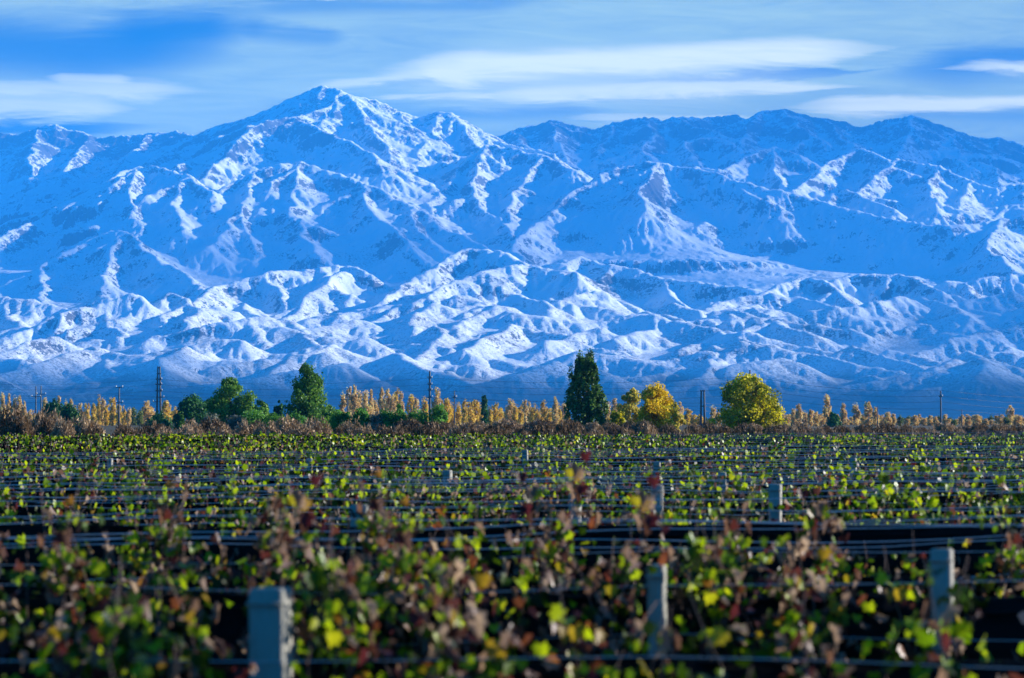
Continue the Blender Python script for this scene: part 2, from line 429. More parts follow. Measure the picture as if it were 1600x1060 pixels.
def build_terrain():
    DX, DY = 13.0, 24.0
    x0, x1, y0, y1 = -6600.0, 6600.0, 11000.0, 32600.0
    cx = np.arange(x0, x1, DX * 2); cy = np.arange(y0, y1, DY * 2)
    X, Y = np.meshgrid(cx, cy)
    wxn = 60 * fbm(X / 900, Y / 900, 3, 3) + 42 * fbm(X / 300, Y / 300, 3, 9)
    wyn = 110 * fbm(X / 900, Y / 900, 3, 5) + 70 * fbm(X / 300, Y / 300, 3, 11)
    XW, YW = X + wxn, Y + wyn
    base = np.interp(Y, [11000, 13000, 14500, 16000, 18000, 20000, 23000, 26000, 29000, 31000, 33000],
                        [-4, 10, 110, 290, 560, 800, 1180, 1620, 2150, 2250, 1500])
    base = base + (60 * fbm(X / 1500, Y / 1500, 4, 21)) * np.clip((Y - 13500) / 3000, 0, 1)
    H = base.copy()
    rr = random.Random(5)
    ridges = [([P(a, b, c * K) for a, b, c in r], 1.0) for r in RIDGES]
    # shorter spurs running down toward the plain from the crest points
    extra = []
    for pts, _ in list(ridges):
        p = np.array(pts)
        seg = np.linalg.norm(np.diff(p[:, :2], axis=0), axis=1)
        tot = seg.sum()
        s = rr.uniform(100, 300)
        while s < tot:
            k = np.searchsorted(np.cumsum(seg), s); k = min(k, len(seg) - 1)
            t = (s - (np.cumsum(seg)[k] - seg[k])) / seg[k]
            q = p[k] + (p[k + 1] - p[k]) * t
            low = q[1] < 20500
            L = rr.uniform(500, 1100) if low else rr.uniform(350, 1400)
            ang = R(-90 + (rr.uniform(-48, 52) if low else rr.uniform(-75, 75)))
            sl = rr.uniform(0.26, 0.36) if low else rr.uniform(0.30, 0.42)
            c = [q - np.array([0, 0, 12])]
            cur = q.copy(); a = ang
            for st in range(4):
                cur = cur + np.array([math.cos(a), math.sin(a), -sl]) * L / 4
                a += R(rr.uniform(-22, 22)); c.append(cur.copy())
            extra.append(([tuple(v) for v in c], 0.9))
            s += rr.uniform(380, 800) if low else rr.uniform(800, 2000)
    # loose low hills over the front apron
    for i in range(170):
        d = rr.uniform(14.6, 18.4); px = rr.uniform(-60, 1660)
        z = np.interp(d, [14.5, 16, 18], [610, 560, 490]) + rr.uniform(-34, 4)
        q = np.array(P(px, z, d * K)); a = R(-90 + rr.uniform(-75, 75)); c = [q]
        L = rr.uniform(500, 1200)
        for st in range(3):
            q = q + np.array([math.cos(a), math.sin(a), -rr.uniform(0.10, 0.22)]) * L / 3
            a += R(rr.uniform(-25, 25)); c.append(q)
        extra.append(([tuple(v) for v in c], 0.72))
    for ri, (pts, steep) in enumerate(ridges + extra):
        s_acc = 0.0
        p = np.array(pts)
        reach = 2600.0 if ri < len(ridges) else 1300.0
        hb = None
        lox, hix = p[:, 0].min() - reach, p[:, 0].max() + reach
        loy, hiy = p[:, 1].min() - reach, p[:, 1].max() + reach
        i0, i1 = np.searchsorted(cx, [lox, hix]); j0, j1 = np.searchsorted(cy, [loy, hiy])
        if i1 <= i0 or j1 <= j0: continue
        xs, ys = XW[j0:j1, i0:i1], YW[j0:j1, i0:i1]
        best = np.full(xs.shape, 1e9); arc = np.zeros(xs.shape); zr = np.zeros(xs.shape); side = np.zeros(xs.shape)
        for k in range(len(p) - 1):
            a, b = p[k], p[k + 1]
            dx, dy = b[0] - a[0], b[1] - a[1]
            L2 = dx * dx + dy * dy + 1e-6; L = math.sqrt(L2)
            t = np.clip(((xs - a[0]) * dx + (ys - a[1]) * dy) / L2, 0, 1)
            ex, ey = xs - a[0] - t * dx, ys - a[1] - t * dy
            dist = np.sqrt(ex * ex + ey * ey)
            m = dist < best
            best = np.where(m, dist, best); arc = np.where(m, s_acc + t * L, arc); zr = np.where(m, a[2] + t * (b[2] - a[2]), zr)
            side = np.where(m, np.sign(dx * ey - dy * ex), side)
            s_acc += L
        sc = 330.0 if ri < len(ridges) else 240.0
        g = 1 + 0.42 * np.clip(best / 160, 0, 1) * pnoise(arc / sc + side * 31.7 + ri * 17.3, best / 900.0 + ri, 40)
        dist = (np.sqrt(best * best + 13 * 13) - 13) * g
        A = 650.0
        fall = steep * (A * (1 - np.exp(-dist * 0.62 / A)) + 0.08 * dist) + 1.5 * np.maximum(best - 0.5 * reach, 0)
        H[j0:j1, i0:i1] = np.maximum(H[j0:j1, i0:i1], zr - fall)
    # upsample
    fx = np.arange(x0, x1, DX); fy = np.arange(y0, y1, DY)
    def up(a):
        ix = np.clip((fx - x0) / (2 * DX), 0, len(cx) - 1.001); iy = np.clip((fy - y0) / (2 * DY), 0, len(cy) - 1.001)
        i = ix.astype(int); j = iy.astype(int); u = ix - i; v = (iy - j)[:, None]
        r = a[:, i] * (1 - u) + a[:, i + 1] * u
        return r[j] * (1 - v) + r[j + 1] * v
    H = up(H)
    X, Y = np.meshgrid(fx, fy)
    amp = np.clip((H - 60) / 500, 0.0, 1)
    H = H + amp * (17 * ridged(X / 420, Y / 420, 5, 60, 0.56) - 10) + 8 * np.exp(-((Y - 16300) / 1600) ** 2) * ridged(X / 330, Y / 330, 4, 64) + amp * 5 * fbm(X / 60, Y / 60, 3, 70)
    # droplet erosion, all drops moved together
    ny, nx = H.shape
    H0 = H.copy()
    er = np.random.default_rng(11)
    for batch in range(6):
        n = 110000
        px = er.random(n) * (nx - 3) + 1; py = er.random(n) * (ny - 3) + 1
        vx = np.zeros(n); vy = np.zeros(n); sed = np.zeros(n); water = np.ones(n); spd = np.ones(n)
        Hf = H.ravel()
        for st in range(46):
            i = px.astype(int); j = py.astype(int); u = px - i; v = py - j
            k = j * nx + i
            h00 = Hf[k]; h10 = Hf[k + 1]; h01 = Hf[k + nx]; h11 = Hf[k + nx + 1]
            gx = ((h10 - h00) * (1 - v) + (h11 - h01) * v) / DX
            gy = ((h01 - h00) * (1 - u) + (h11 - h10) * u) / DY
            h = (h00 * (1 - u) + h10 * u) * (1 - v) + (h01 * (1 - u) + h11 * u) * v
            vx = vx * 0.25 - gx * 0.75; vy = vy * 0.25 - gy * 0.75
            l = np.sqrt(vx * vx + vy * vy) + 1e-6
            step = 20.0
            npx = np.clip(px + vx / l * step / DX, 1, nx - 3); npy = np.clip(py + vy / l * step / DY, 1, ny - 3)
            i2 = npx.astype(int); j2 = npy.astype(int); u2 = npx - i2; v2 = npy - j2
            k2 = j2 * nx + i2
            h2 = (Hf[k2] * (1 - u2) + Hf[k2 + 1] * u2) * (1 - v2) + (Hf[k2 + nx] * (1 - u2) + Hf[k2 + nx + 1] * u2) * v2
            dh = h2 - h
            cap = np.maximum(-dh, 0.2) * spd * water * 0.55
            dep = np.where(dh > 0, np.minimum(dh, sed), np.where(sed > cap, (sed - cap) * 0.25, -np.minimum((cap - sed) * 0.22, np.maximum(-dh, 0))))
            sed = sed - dep
            for kk, w in ((k, (1 - u) * (1 - v)), (k + 1, u * (1 - v)), (k + nx, (1 - u) * v), (k + nx + 1, u * v)):
                Hf += np.bincount(kk, dep * w, minlength=Hf.size)
            spd = np.sqrt(np.clip(spd * spd - dh * 0.12, 0.05, 9)); water *= 0.975
            px, py = npx, npy
        H = Hf.reshape(ny, nx)
    H = H0 + np.clip(H - H0, -65, 25)
    # light smoothing of the flood-plain only; sharp rock noise high up
    amp = np.clip((H - 300) / 1200, 0.15, 1)
    H = H + amp * (4.5 * fbm(X / 34, Y / 34, 2, 90) + 7.5 * (0.3 + np.clip((H - 1300) / 1200, 0, 1)) * np.maximum(ridged(X / 150, Y / 190, 4, 95, 0.6), 0) * np.clip(0.45 + 2.4 * fbm(X / 900, Y / 900, 3, 98), 0, 2.0))
    keep_x = np.abs(X) < (0.2 * Y + 500)
    keep = keep_x[:-1, :-1] & keep_x[1:, 1:]
    idx = np.arange(ny * nx).reshape(ny, nx)
    q = np.stack([idx[:-1, :-1], idx[:-1, 1:], idx[1:, 1:], idx[1:, :-1]], -1)[keep]
    used, inv = np.unique(q.ravel(), return_inverse=True)
    verts = np.stack([X, Y, H], -1).reshape(-1, 3)[used]
    return verts, inv.reshape(-1, 4)

def mountain_shader(t):
    geo = t.n('ShaderNodeNewGeometry')
    pos = geo.outputs['Position']
    sp = t.n('ShaderNodeSeparateXYZ', {0: pos}); z = sp.outputs[2]
    nz = t.n('ShaderNodeSeparateXYZ', {0: geo.outputs['Normal']}).outputs[2]
    n1 = t.noise(pos, 1 / 420.0, 6, 0.62, 0.3)
    n2 = t.noise(pos, 1 / 45.0, 4, 0.7)
    n3 = t.noise(pos, 1 / 16.0, 2, 0.6)
    # crags: steep faces, patchy
    steep = t.m('SUBTRACT', 1.0, nz)
    crag = t.m('ADD', steep, t.m('MULTIPLY', t.m('SUBTRACT', n1, 0.5), 0.85))
    crag = t.m('ADD', crag, t.m('MULTIPLY', t.m('SUBTRACT', n2, 0.5), 0.75))
    crag = t.m('ADD', crag, t.m('MULTIPLY', t.m('SUBTRACT', n3, 0.5), 0.35))
    crag = t.m('ADD', crag, t.m('SUBTRACT', t.m('MULTIPLY', t.step(z, 1500.0, 2800.0), 0.07), 0.045))
    crag = t.m('ADD', crag, t.m('MULTIPLY', t.step(sp.outputs[1], 28500.0, 29300.0), 0.13))
    rock = t.step(crag, 0.215, 0.285)
    # scrub poking through the thinner snow lower down
    lowness = t.step(z, 1500.0, 250.0)
    dots = t.m('ADD', n3, t.m('ADD', t.m('MULTIPLY', t.m('SUBTRACT', n1, 0.5), 0.8), t.m('MULTIPLY', lowness, 0.115)))
    scrub = t.step(dots, 0.60, 0.68)
    bare = t.step(t.m('ADD', z, t.m('MULTIPLY', t.m('SUBTRACT', n1, 0.5), 420.0)), 280.0, 110.0)
    rockcol = t.mix(n2, (0.055, 0.055, 0.06), (0.14, 0.125, 0.11))
    snow = t.mix(n1, (0.80, 0.83, 0.86), (0.86, 0.87, 0.88))
    c = t.mix(t.m('MULTIPLY', scrub, 0.55), snow, (0.17, 0.15, 0.12))
    c = t.mix(rock, c, rockcol)
    c = t.mix(t.m('MULTIPLY', bare, 0.92), c, (0.035, 0.042, 0.042))
    bump = t.n('ShaderNodeBump', {'Strength': 0.55, 'Distance': 14.0, 'Height': t.m('ADD', n2, t.m('MULTIPLY', n3, 0.4))})
    return t.n('ShaderNodeBsdfPrincipled', {'Base Color': c, 'Roughness': 0.85, 'Specular IOR Level': 0.15, 'Normal': bump})

mv, mf = build_terrain()
mountains = link('mountains', mesh_np('mountains', mv, mf, mat('mountain_snow', mountain_shader), smooth=True))
tag(mountains, 'snow covered mountain range filling the view beyond the plain', 'mountains', kind='structure')

# ------------------------------------------------------------------ haze
HAZE_DENSITY = 3.5e-5
HAZE_COLOR = (0.04, 0.40, 1.0)
def haze_box():
    p = Parts(); p.box((-9000, -1500, -9), (9000, 33500, 3420))
    m = bpy.data.materials.new('haze'); m.use_nodes = True
    t = NT(m.node_tree)
    v = t.n('ShaderNodeVolumePrincipled', {'Color': HAZE_COLOR, 'Density': HAZE_DENSITY, 'Anisotropy': 0.0})
    t.n('ShaderNodeOutputMaterial', {'Volume': v})
    o = link('haze', p.mesh('haze', m))
    tag(o, 'thin blue haze in the air over plain and mountains', 'haze', kind='stuff')
haze_box()

# ------------------------------------------------------------------ unseen cloud banks added off to the right to shade parts of the range
def cloud_shader(t):
    tc = t.n('ShaderNodeTexCoord').outputs['Object']
    n = t.noise(tc, 1 / 900.0, 5, 0.6, 0.5)
    lw = t.n('ShaderNodeAttribute', attribute_name='edge').outputs['Fac']
    a = t.step(t.m('ADD', lw, t.m('MULTIPLY', t.m('SUBTRACT', n, 0.5), 1.1)), 0.05, 0.75)
    tr = t.n('ShaderNodeBsdfTransparent')
    dif = t.n('ShaderNodeBsdfDiffuse', {'Color': (0.9, 0.9, 0.9)})
    tl = t.n('ShaderNodeBsdfTranslucent', {'Color': (0.9, 0.9, 0.9)})
    body = t.n('ShaderNodeMixShader', {0: 0.5, 1: dif.outputs[0], 2: tl.outputs[0]})
    return t.n('ShaderNodeMixShader', {0: t.m('MULTIPLY', a, CLOUD_OPACITY), 1: tr.outputs[0], 2: body.outputs[0]})
CLOUD_OPACITY = 0.74
M_CLOUD = mat('cloud', cloud_shader)
def shade_cloud(x, y, z, hx, hy, label, thick=1.0, alt=7000.0):
    """an added, out-of-view lens-shaped cloud whose shadow centre falls on the slope at x, y, z"""
    k = (alt - z) / math.tan(SUN_EL)
    c = (x + k * math.cos(SUN_AZ), y + k * math.sin(SUN_AZ), alt)
    nu, nr = 72, 22
    v, e = [], []
    for s_ in (1, -1):
        for i in range(nr + 1):
            r = i / nr
            for j in range(nu):
                a = j / nu * 2 * math.pi
                w = 1 + 0.10 * math.sin(3 * a + x) + 0.06 * math.sin(7 * a + y)
                v.append((hx * r * w * math.cos(a), hy * r * w * math.sin(a), s_ * 160 * (1 - r * r)))
                e.append((1 - r) * thick)
    q = []
    for s_ in (0, 1):
        o = s_ * (nr + 1) * nu
        for i in range(nr):
            for j in range(nu):
                j2 = (j + 1) % nu
                f = (o + i * nu + j, o + i * nu + j2, o + (i + 1) * nu + j2, o + (i + 1) * nu + j)
                q.append(f if s_ else f[::-1])
    o = link('cloud', mesh_np('cloud', v, np.array(q), M_CLOUD, {'edge': e}, True), None, c)
    tag(o, label, 'cloud', 'unseen clouds added to shade the range', 'stuff')
shade_cloud(-600, 22000, 1250, 6600, 2900, 'unseen long cloud bank added to shade the middle slopes', 0.6)
shade_cloud(3600, 29500, 2800, 4600, 2700, 'unseen lens shaped cloud added to shade the far right peaks', 1.7)
shade_cloud(0, 13300, 100, 6600, 2300, 'unseen lens shaped cloud added to shade the foot of the range', 1.15)
shade_cloud(4000, 17800, 650, 2500, 3300, 'unseen round cloud added to shade the right of the front range', 0.9)

# ------------------------------------------------------------------ ground
def ground_shader(t):
    pos = t.n('ShaderNodeNewGeometry').outputs['Position']
    n = t.noise(pos, 0.05, 6, 0.6); n2 = t.noise(pos, 1.3, 5, 0.7)
    c = t.mix(n, (0.055, 0.048, 0.032), (0.10, 0.085, 0.055))
    c = t.mix(t.step(n2, 0.5, 0.7), c, (0.05, 0.055, 0.022))
    return t.n('ShaderNodeBsdfPrincipled', {'Base Color': c, 'Roughness': 0.95, 'Specular IOR Level': 0.1,
               'Normal': t.n('ShaderNodeBump', {'Strength': 0.5, 'Distance': 0.1, 'Height': n2})})
def soil_shader(t):
    pos = t.n('ShaderNodeNewGeometry').outputs['Position']
    n = t.noise(pos, 0.8, 6, 0.65); n2 = t.noise(pos, 9.0, 5, 0.7)
    c = t.mix(n, (0.045, 0.034, 0.024), (0.085, 0.066, 0.046))
    c = t.mix(t.step(n2, 0.55, 0.7), c, (0.05, 0.055, 0.02))
    return t.n('ShaderNodeBsdfPrincipled', {'Base Color': c, 'Roughness': 0.95, 'Specular IOR Level': 0.1,
               'Normal': t.n('ShaderNodeBump', {'Strength': 0.6, 'Distance': 0.05, 'Height': n2})})
def sheet(name, xs, ys, z, m, label):
    X, Y = np.meshgrid(xs, ys)
    nx = len(xs)
    idx = np.arange(X.size).reshape(X.shape)
    q = np.stack([idx[:-1, :-1], idx[:-1, 1:], idx[1:, 1:], idx[1:, :-1]], -1).reshape(-1, 4)
    o = link(name, mesh_np(name, np.stack([X, Y, np.full(X.shape, z)], -1).reshape(-1, 3), q, m))
    return tag(o, label, 'ground', kind='structure')
sheet('ground', np.linspace(-8800, 8800, 45), np.linspace(-1400, 12500, 36), 0.0, mat('dry_ground', ground_shader), 'flat dry brown plain reaching to the foot of the mountains')
sheet('vineyard_soil', np.linspace(-60, 60, 25), np.linspace(-12, 147, 33), 0.004, mat('soil', soil_shader), 'dark tilled soil between the vine rows')

# ------------------------------------------------------------------ vegetation helpers
def quats(n, rng):
    q = rng.normal(size=(n, 4)); q /= np.linalg.norm(q, axis=1)[:, None]
    w, x, y, z = q.T
    return np.stack([np.stack([1 - 2 * (y * y + z * z), 2 * (x * y - z * w), 2 * (x * z + y * w)], -1),
                     np.stack([2 * (x * y + z * w), 1 - 2 * (x * x + z * z), 2 * (y * z - x * w)], -1),
                     np.stack([2 * (x * z - y * w), 2 * (y * z + x * w), 1 - 2 * (x * x + y * y)], -1)], 1)
def frames(normals, rng):
    """rotation matrices whose z is the given normal, spun at random"""
    n = normals / (np.linalg.norm(normals, axis=1)[:, None] + 1e-9)
    r = rng.normal(size=n.shape)
    x = np.cross(r, n); x /= (np.linalg.norm(x, axis=1)[:, None] + 1e-9)
    y = np.cross(n, x)
    return np.stack([x, y, n], -1)
def scatter(centers, size, rot, tpl_v, tpl_f):
    n, k = len(centers), len(tpl_v)
    size = np.asarray(size, float)
    if size.ndim == 0: size = np.full(n, float(size))
    sc = size[:, None, None] if size.ndim == 1 else size[:, None, :]
    v = np.einsum('nij,nkj->nki', rot, tpl_v[None] * sc) + centers[:, None, :]
    f = tpl_f[None] + (np.arange(n) * k)[:, None, None]
    return v.reshape(-1, 3), f.reshape(-1, tpl_f.shape[1]), k
SPRAY_V = np.array([(-.5, -.28, 0), (.1, -.5, .08), (.55, .05, 0), (.05, .5, .1), (-.45, .3, -.05)])
SPRAY_F = np.array([(0, 1, 2, 3, 4)])
# lobed vine leaf, folded along the midrib; the dead one is rolled up
def leaf_tpl(curl, narrow=1.0):
    ang = np.radians([-90, -50, -28, 0, 22, 48, 68, 90, 112, 132, 158, 180, 208, 230])
    rad = np.array([.12, .42, .38, .52, .36, .55, .42, .66, .42, .55, .36, .52, .38, .42])
    x = np.cos(ang) * rad * narrow; y = np.sin(ang) * rad
    z = curl * np.abs(x) * 1.2 - 0.35 * curl * y * y
    v = np.concatenate([[(0, 0, 0)], np.stack([x, y, z], -1)])
    n = len(ang)
    return v, np.array([(0, 1 + i, 1 + (i + 1) % n) for i in range(n)])
LEAF_FRESH = leaf_tpl(0.35); LEAF_DEAD = leaf_tpl(1.5, 0.38)
LEAF_SIMPLE = (np.array([(0, -.45, 0), (.5, -.1, .12), (.3, .45, .05), (-.3, .5, .05), (-.5, -.05, .14)]), np.array([(0, 1, 2, 3, 4)]))

def foliage_shader(t, stops=None, trans=0.38, gloss=0.10, rough=0.5):
    f = t.n('ShaderNodeAttribute', attribute_name='tint').outputs['Fac']
    c = t.ramp(f, stops)
    pr = t.n('ShaderNodeBsdfPrincipled', {'Base Color': c, 'Roughness': rough, 'Specular IOR Level': gloss})
    tl = t.n('ShaderNodeBsdfTranslucent', {'Color': t.mix(0.35, c, t.vm('MULTIPLY', c, (1.6, 1.5, 0.7)))})
    return t.n('ShaderNodeMixShader', {0: trans, 1: pr.outputs[0], 2: tl.outputs[0]})
def bark_shader(t, a=(0.10, 0.075, 0.055), b=(0.20, 0.16, 0.12)):
    pos = t.n('ShaderNodeTexCoord').outputs['Object']
    n = t.noise(t.vm('MULTIPLY', pos, (6, 6, 1.2)), 1.5, 5, 0.65)
    return t.n('ShaderNodeBsdfPrincipled', {'Base Color': t.mix(n, a, b), 'Roughness': 0.9})
M_BARK = mat('bark', bark_shader)
M_VINEWOOD = mat('vine_wood', bark_shader, a=(0.05, 0.035, 0.025), b=(0.13, 0.09, 0.06))
M_CANE = mat('cane', bark_shader, a=(0.12, 0.07, 0.05), b=(0.26, 0.17, 0.13))
M_VINE = mat('vine_leaf', foliage_shader, gloss=0.24, rough=0.38, trans=0.5, stops=[
    (0.0, (0.006, 0.014, 0.002)), (0.28, (0.022, 0.050, 0.003)), (0.40, (0.13, 0.24, 0.005)), (0.58, (0.40, 0.49, 0.008)),
    (0.64, (0.36, 0.27, 0.015)), (0.69, (0.24, 0.085, 0.018)), (0.74, (0.085, 0.013, 0.018)), (0.80, (0.085, 0.034, 0.026)), (0.88, (0.18, 0.105, 0.08)), (1.0, (0.38, 0.28, 0.235))])
M_GREEN = mat('green_leaves', foliage_shader, trans=0.3, stops=[(0.0, (0.032, 0.096, 0.018)), (0.5, (0.097, 0.228, 0.029)), (1.0, (0.276, 0.456, 0.054))])
M_DEEP = mat('deep_green_leaves', foliage_shader, trans=0.22, stops=[(0.0, (0.013, 0.056, 0.019)), (0.5, (0.036, 0.135, 0.030)), (1.0, (0.100, 0.287, 0.054))])
M_POPLAR = mat('poplar_leaves', foliage_shader, trans=0.34, gloss=0.3, rough=0.4, stops=[(0.0, (0.018, 0.049, 0.014)), (0.5, (0.068, 0.162, 0.029)), (1.0, (0.225, 0.378, 0.072))])
M_BUSHGREEN = mat('bright_green_leaves', foliage_shader, trans=0.35, stops=[(0.0, (0.042, 0.126, 0.016)), (0.5, (0.098, 0.266, 0.033)), (1.0, (0.224, 0.476, 0.078))])
M_YELLOW = mat('golden_leaves', foliage_shader, trans=0.4, stops=[(0.0, (0.278, 0.212, 0.014)), (0.45, (0.695, 0.467, 0.014)), (0.8, (0.800, 0.651, 0.036)), (1.0, (0.380, 0.481, 0.036))])
M_PALEYELLOW = mat('pale_yellow_leaves', foliage_shader, trans=0.4, stops=[(0.0, (0.208, 0.195, 0.039)), (0.5, (0.546, 0.468, 0.078)), (1.0, (0.800, 0.624, 0.130))])
M_YELLOWGREEN = mat('yellow_green_leaves', foliage_shader, trans=0.36, stops=[(0.0, (0.094, 0.125, 0.007)), (0.45, (0.312, 0.315, 0.012)), (0.75, (0.800, 0.672, 0.018)), (1.0, (0.800, 0.800, 0.018))])
M_POPGOLD = mat('gold_poplar_leaves', foliage_shader, trans=0.35, stops=[(0.0, (0.358, 0.252, 0.052)), (0.5, (0.753, 0.505, 0.086)), (1.0, (0.800, 0.756, 0.137))])
M_POPTAN = mat('tan_poplar_leaves', foliage_shader, trans=0.3, stops=[(0.0, (0.376, 0.265, 0.122)), (0.5, (0.774, 0.530, 0.222)), (1.0, (0.800, 0.782, 0.355))])
M_POPGREEN = mat('green_poplar_leaves', foliage_shader, trans=0.3, stops=[(0.0, (0.051, 0.093, 0.020)), (0.5, (0.153, 0.221, 0.051)), (1.0, (0.425, 0.408, 0.085))])
M_DRY = mat('dry_twigs', foliage_shader, trans=0.15, gloss=0.05, stops=[(0.0, (0.084, 0.055, 0.034)), (0.5, (0.232, 0.151, 0.091)), (1.0, (0.417, 0.294, 0.179))])
M_DRYPALE = mat('pale_dry_twigs', foliage_shader, trans=0.15, gloss=0.05, stops=[(0.0, (0.201, 0.132, 0.081)), (0.5, (0.402, 0.278, 0.175)), (1.0, (0.555, 0.432, 0.275))])
M_GREYBUSH = mat('grey_leaves', foliage_shader, trans=0.2, stops=[(0.0, (0.08, 0.09, 0.07)), (0.5, (0.17, 0.18, 0.13)), (1.0, (0.28, 0.27, 0.20))])

def crown_mesh(name, seed, H, Wd, env, nclump, nleaf, leaf, clump_r, material, up=0.0, gap=0.0):
    """H height, Wd width in metres; env list of (height fraction, radius fraction)"""
    rng = np.random.default_rng(seed)
    eh = [e[0] for e in env]; er = [e[1] for e in env]
    # clump centres: more of them near the outside
    cs = []
    while len(cs) < nclump:
        h = rng.uniform(eh[0], eh[-1]); r = np.interp(h, eh, er)
        if rng.random() > max(r, 0.12): continue
        a = rng.uniform(0, 2 * math.pi); rr_ = math.sqrt(rng.uniform(0.05, 1))
        wob = 1 + 0.30 * math.sin(2 * a + seed) * math.sin(5 * h + seed) + rng.normal() * 0.11
        cs.append((rr_ * r * wob * Wd / 2 * math.cos(a), rr_ * r * wob * Wd / 2 * math.sin(a), h * H))
    cs = np.array(cs)
    ci = rng.integers(0, nclump, nleaf)
    off = rng.normal(size=(nleaf, 3)); off /= np.linalg.norm(off, axis=1)[:, None]
    csz = clump_r * (0.35 + 1.05 * rng.random(nclump))
    off = off * (csz[ci] * rng.random(nleaf) ** 0.45)[:, None] * np.array([1, 1, 1.0 + up])
    c = cs[ci] + off
    nrm = off / (np.linalg.norm(off, axis=1)[:, None] + 1e-6) + rng.normal(size=(nleaf, 3)) * 0.7 + np.array([0, 0, 0.25])
    v, f, k = scatter(c, leaf * (0.6 + 0.8 * rng.random(nleaf)), frames(nrm, rng), SPRAY_V, SPRAY_F)
    ct = rng.random(nclump)
    tint = np.clip(0.5 * ct[ci] + 0.5 * rng.random(nleaf), 0, 1)
    return mesh_np(name, v, f, material, {'tint': np.repeat(tint, k)}), cs
def trunk_mesh(name, seed, H, r, cs, nlimb=9, top=0.75, material=None):
    rng = np.random.default_rng(seed + 99)
    p = Parts()
    pts = [(0, 0, -0.1)] + [(rng.normal() * r * .6, rng.normal() * r * .6, H * t) for t in np.linspace(0.12, top, 6)]
    rad = np.linspace(r, r * 0.25, 7); rad[0] *= 1.3
    p.tube(pts, rad, 7)
    pts = np.array(pts)
    for i in range(min(nlimb, len(cs))):
        c = cs[i]
        zb = max(0.1 * H, min(top * H, c[2] * rng.uniform(0.45, 0.75)))
        b = np.array([np.interp(zb, pts[:, 2], pts[:, 0]), np.interp(zb, pts[:, 2], pts[:, 1]), zb])
        mid = (b + c) / 2 + np.array([0, 0, 0.05 * H]) * rng.uniform(-.3, 1)
        p.tube([b, mid, c], [r * .35, r * .22, r * .08], 5)
    return p.mesh(name, material or M_BARK)
ROUND = [(0.06, .75), (0.2, .95), (0.42, 1.0), (0.65, .92), (0.82, .70), (0.94, .38), (1.0, .1)]
CONE = [(0.05, .70), (0.18, .96), (0.36, 1.0), (0.55, .82), (0.75, .56), (0.9, .30), (1.0, .05)]
COLUMN = [(0.03, .55), (0.15, .85), (0.35, 1.0), (0.6, .95), (0.8, .75), (0.93, .42), (1.0, .08)]
POPLAR = [(0.10, .80), (0.24, 1.0), (0.45, 1.0), (0.62, .90), (0.78, .76), (0.90, .58), (0.97, .34), (1.0, .15)]
SHRUB = [(0.0, .9), (0.3, 1.0), (0.6, .9), (0.85, .6), (1.0, .2)]
BIRCH = [(0.1, .55), (0.22, 1.0), (0.4, .92), (0.55, .72), (0.68, .80), (0.8, .55), (0.9, .35), (1.0, .06)]

def tree(name, seed, px, top, wpx, d, env, material, label, cat='tree', nclump=60, nleaf=5000, leaf=0.24, clump=0.10, up=0.0, trunk_r=None, group=None, dx=1.0):
    x, y, _ = P(px, 655, d)
    H = P(px, top, d)[2]; Wd = wpx / FPX * d
    e = empty(name, (x, y, 0))
    tag(e, label, cat, group)
    cr, cs = crown_mesh('crown', seed, H * 0.985, Wd * 0.94, env, int(nclump * 1.3), int(nleaf * 1.6), leaf * 1.1, 1.45 * clump * max(Wd, H * .35), material, up)
    link('trunk', trunk_mesh('trunk', seed, H, trunk_r or max(0.08, H * 0.018), cs), e)
    link('crown', cr, e)
    return e

# ------------------------------------------------------------------ the trees that stand out one by one
tree('poplar_tree', 1, 915, 549, 64, 430, POPLAR, M_POPLAR, 'tall dark green cone shaped poplar standing alone near the centre', nclump=150, nleaf=11000, leaf=0.25, clump=0.046, up=2.0)
tree('broadleaf_tree', 2, 480, 572, 74, 480, BIRCH, M_GREEN, 'tall ragged green broadleaf tree with a narrow pointed top', nclump=75, nleaf=9000, leaf=0.26, clump=0.10)
tree('broadleaf_tree', 3, 361, 592, 68, 480, ROUND, M_GREEN, 'rounded mid green tree left of the ragged tall one', nclump=70, nleaf=8000, leaf=0.26, clump=0.11)
tree('round_tree', 4, 1170, 589, 98, 430, ROUND, M_YELLOWGREEN, 'broad round tree turning from green to yellow with a dense dome', nclump=100, nleaf=13000, leaf=0.24, clump=0.10)
tree('golden_tree', 5, 1025, 601, 66, 425, ROUND, M_YELLOW, 'bright golden yellow tree right of the dark cone shaped poplar', nclump=80, nleaf=8500, leaf=0.24, clump=0.10)
tree('pale_yellow_tree', 6, 986, 608, 44, 440, ROUND, M_PALEYELLOW, 'thin pale yellow tree leaning against the golden one', nclump=40, nleaf=3200, leaf=0.24, clump=0.12)
tree('pale_yellow_tree', 26, 1052, 628, 30, 445, ROUND, M_PALEYELLOW, 'small pale yellow tree at the right foot of the golden one', nclump=30, nleaf=2200, leaf=0.24, clump=0.13)
tree('pale_yellow_tree', 27, 965, 640, 30, 430, SHRUB, M_YELLOWGREEN, 'low yellow green bush between dark poplar and pale yellow tree', nclump=30, nleaf=1800, leaf=0.22, clump=0.13)
tree('round_tree', 7, 300, 622, 56, 620, ROUND, M_DEEP, 'dark blue green dome shaped tree right of the twin pole pylon', nclump=60, nleaf=6000, leaf=0.32, clump=0.12)
tree('round_tree', 8, 326, 626, 34, 640, ROUND, M_DEEP, 'small dark green tree tucked behind the rounded mid green tree', nclump=40, nleaf=3500, leaf=0.32, clump=0.12)
tree('round_tree', 9, 84, 632, 44, 700, ROUND, M_DEEP, 'low dark green tree behind the brown brush at far left', nclump=50, nleaf=4000, leaf=0.34, clump=0.13)
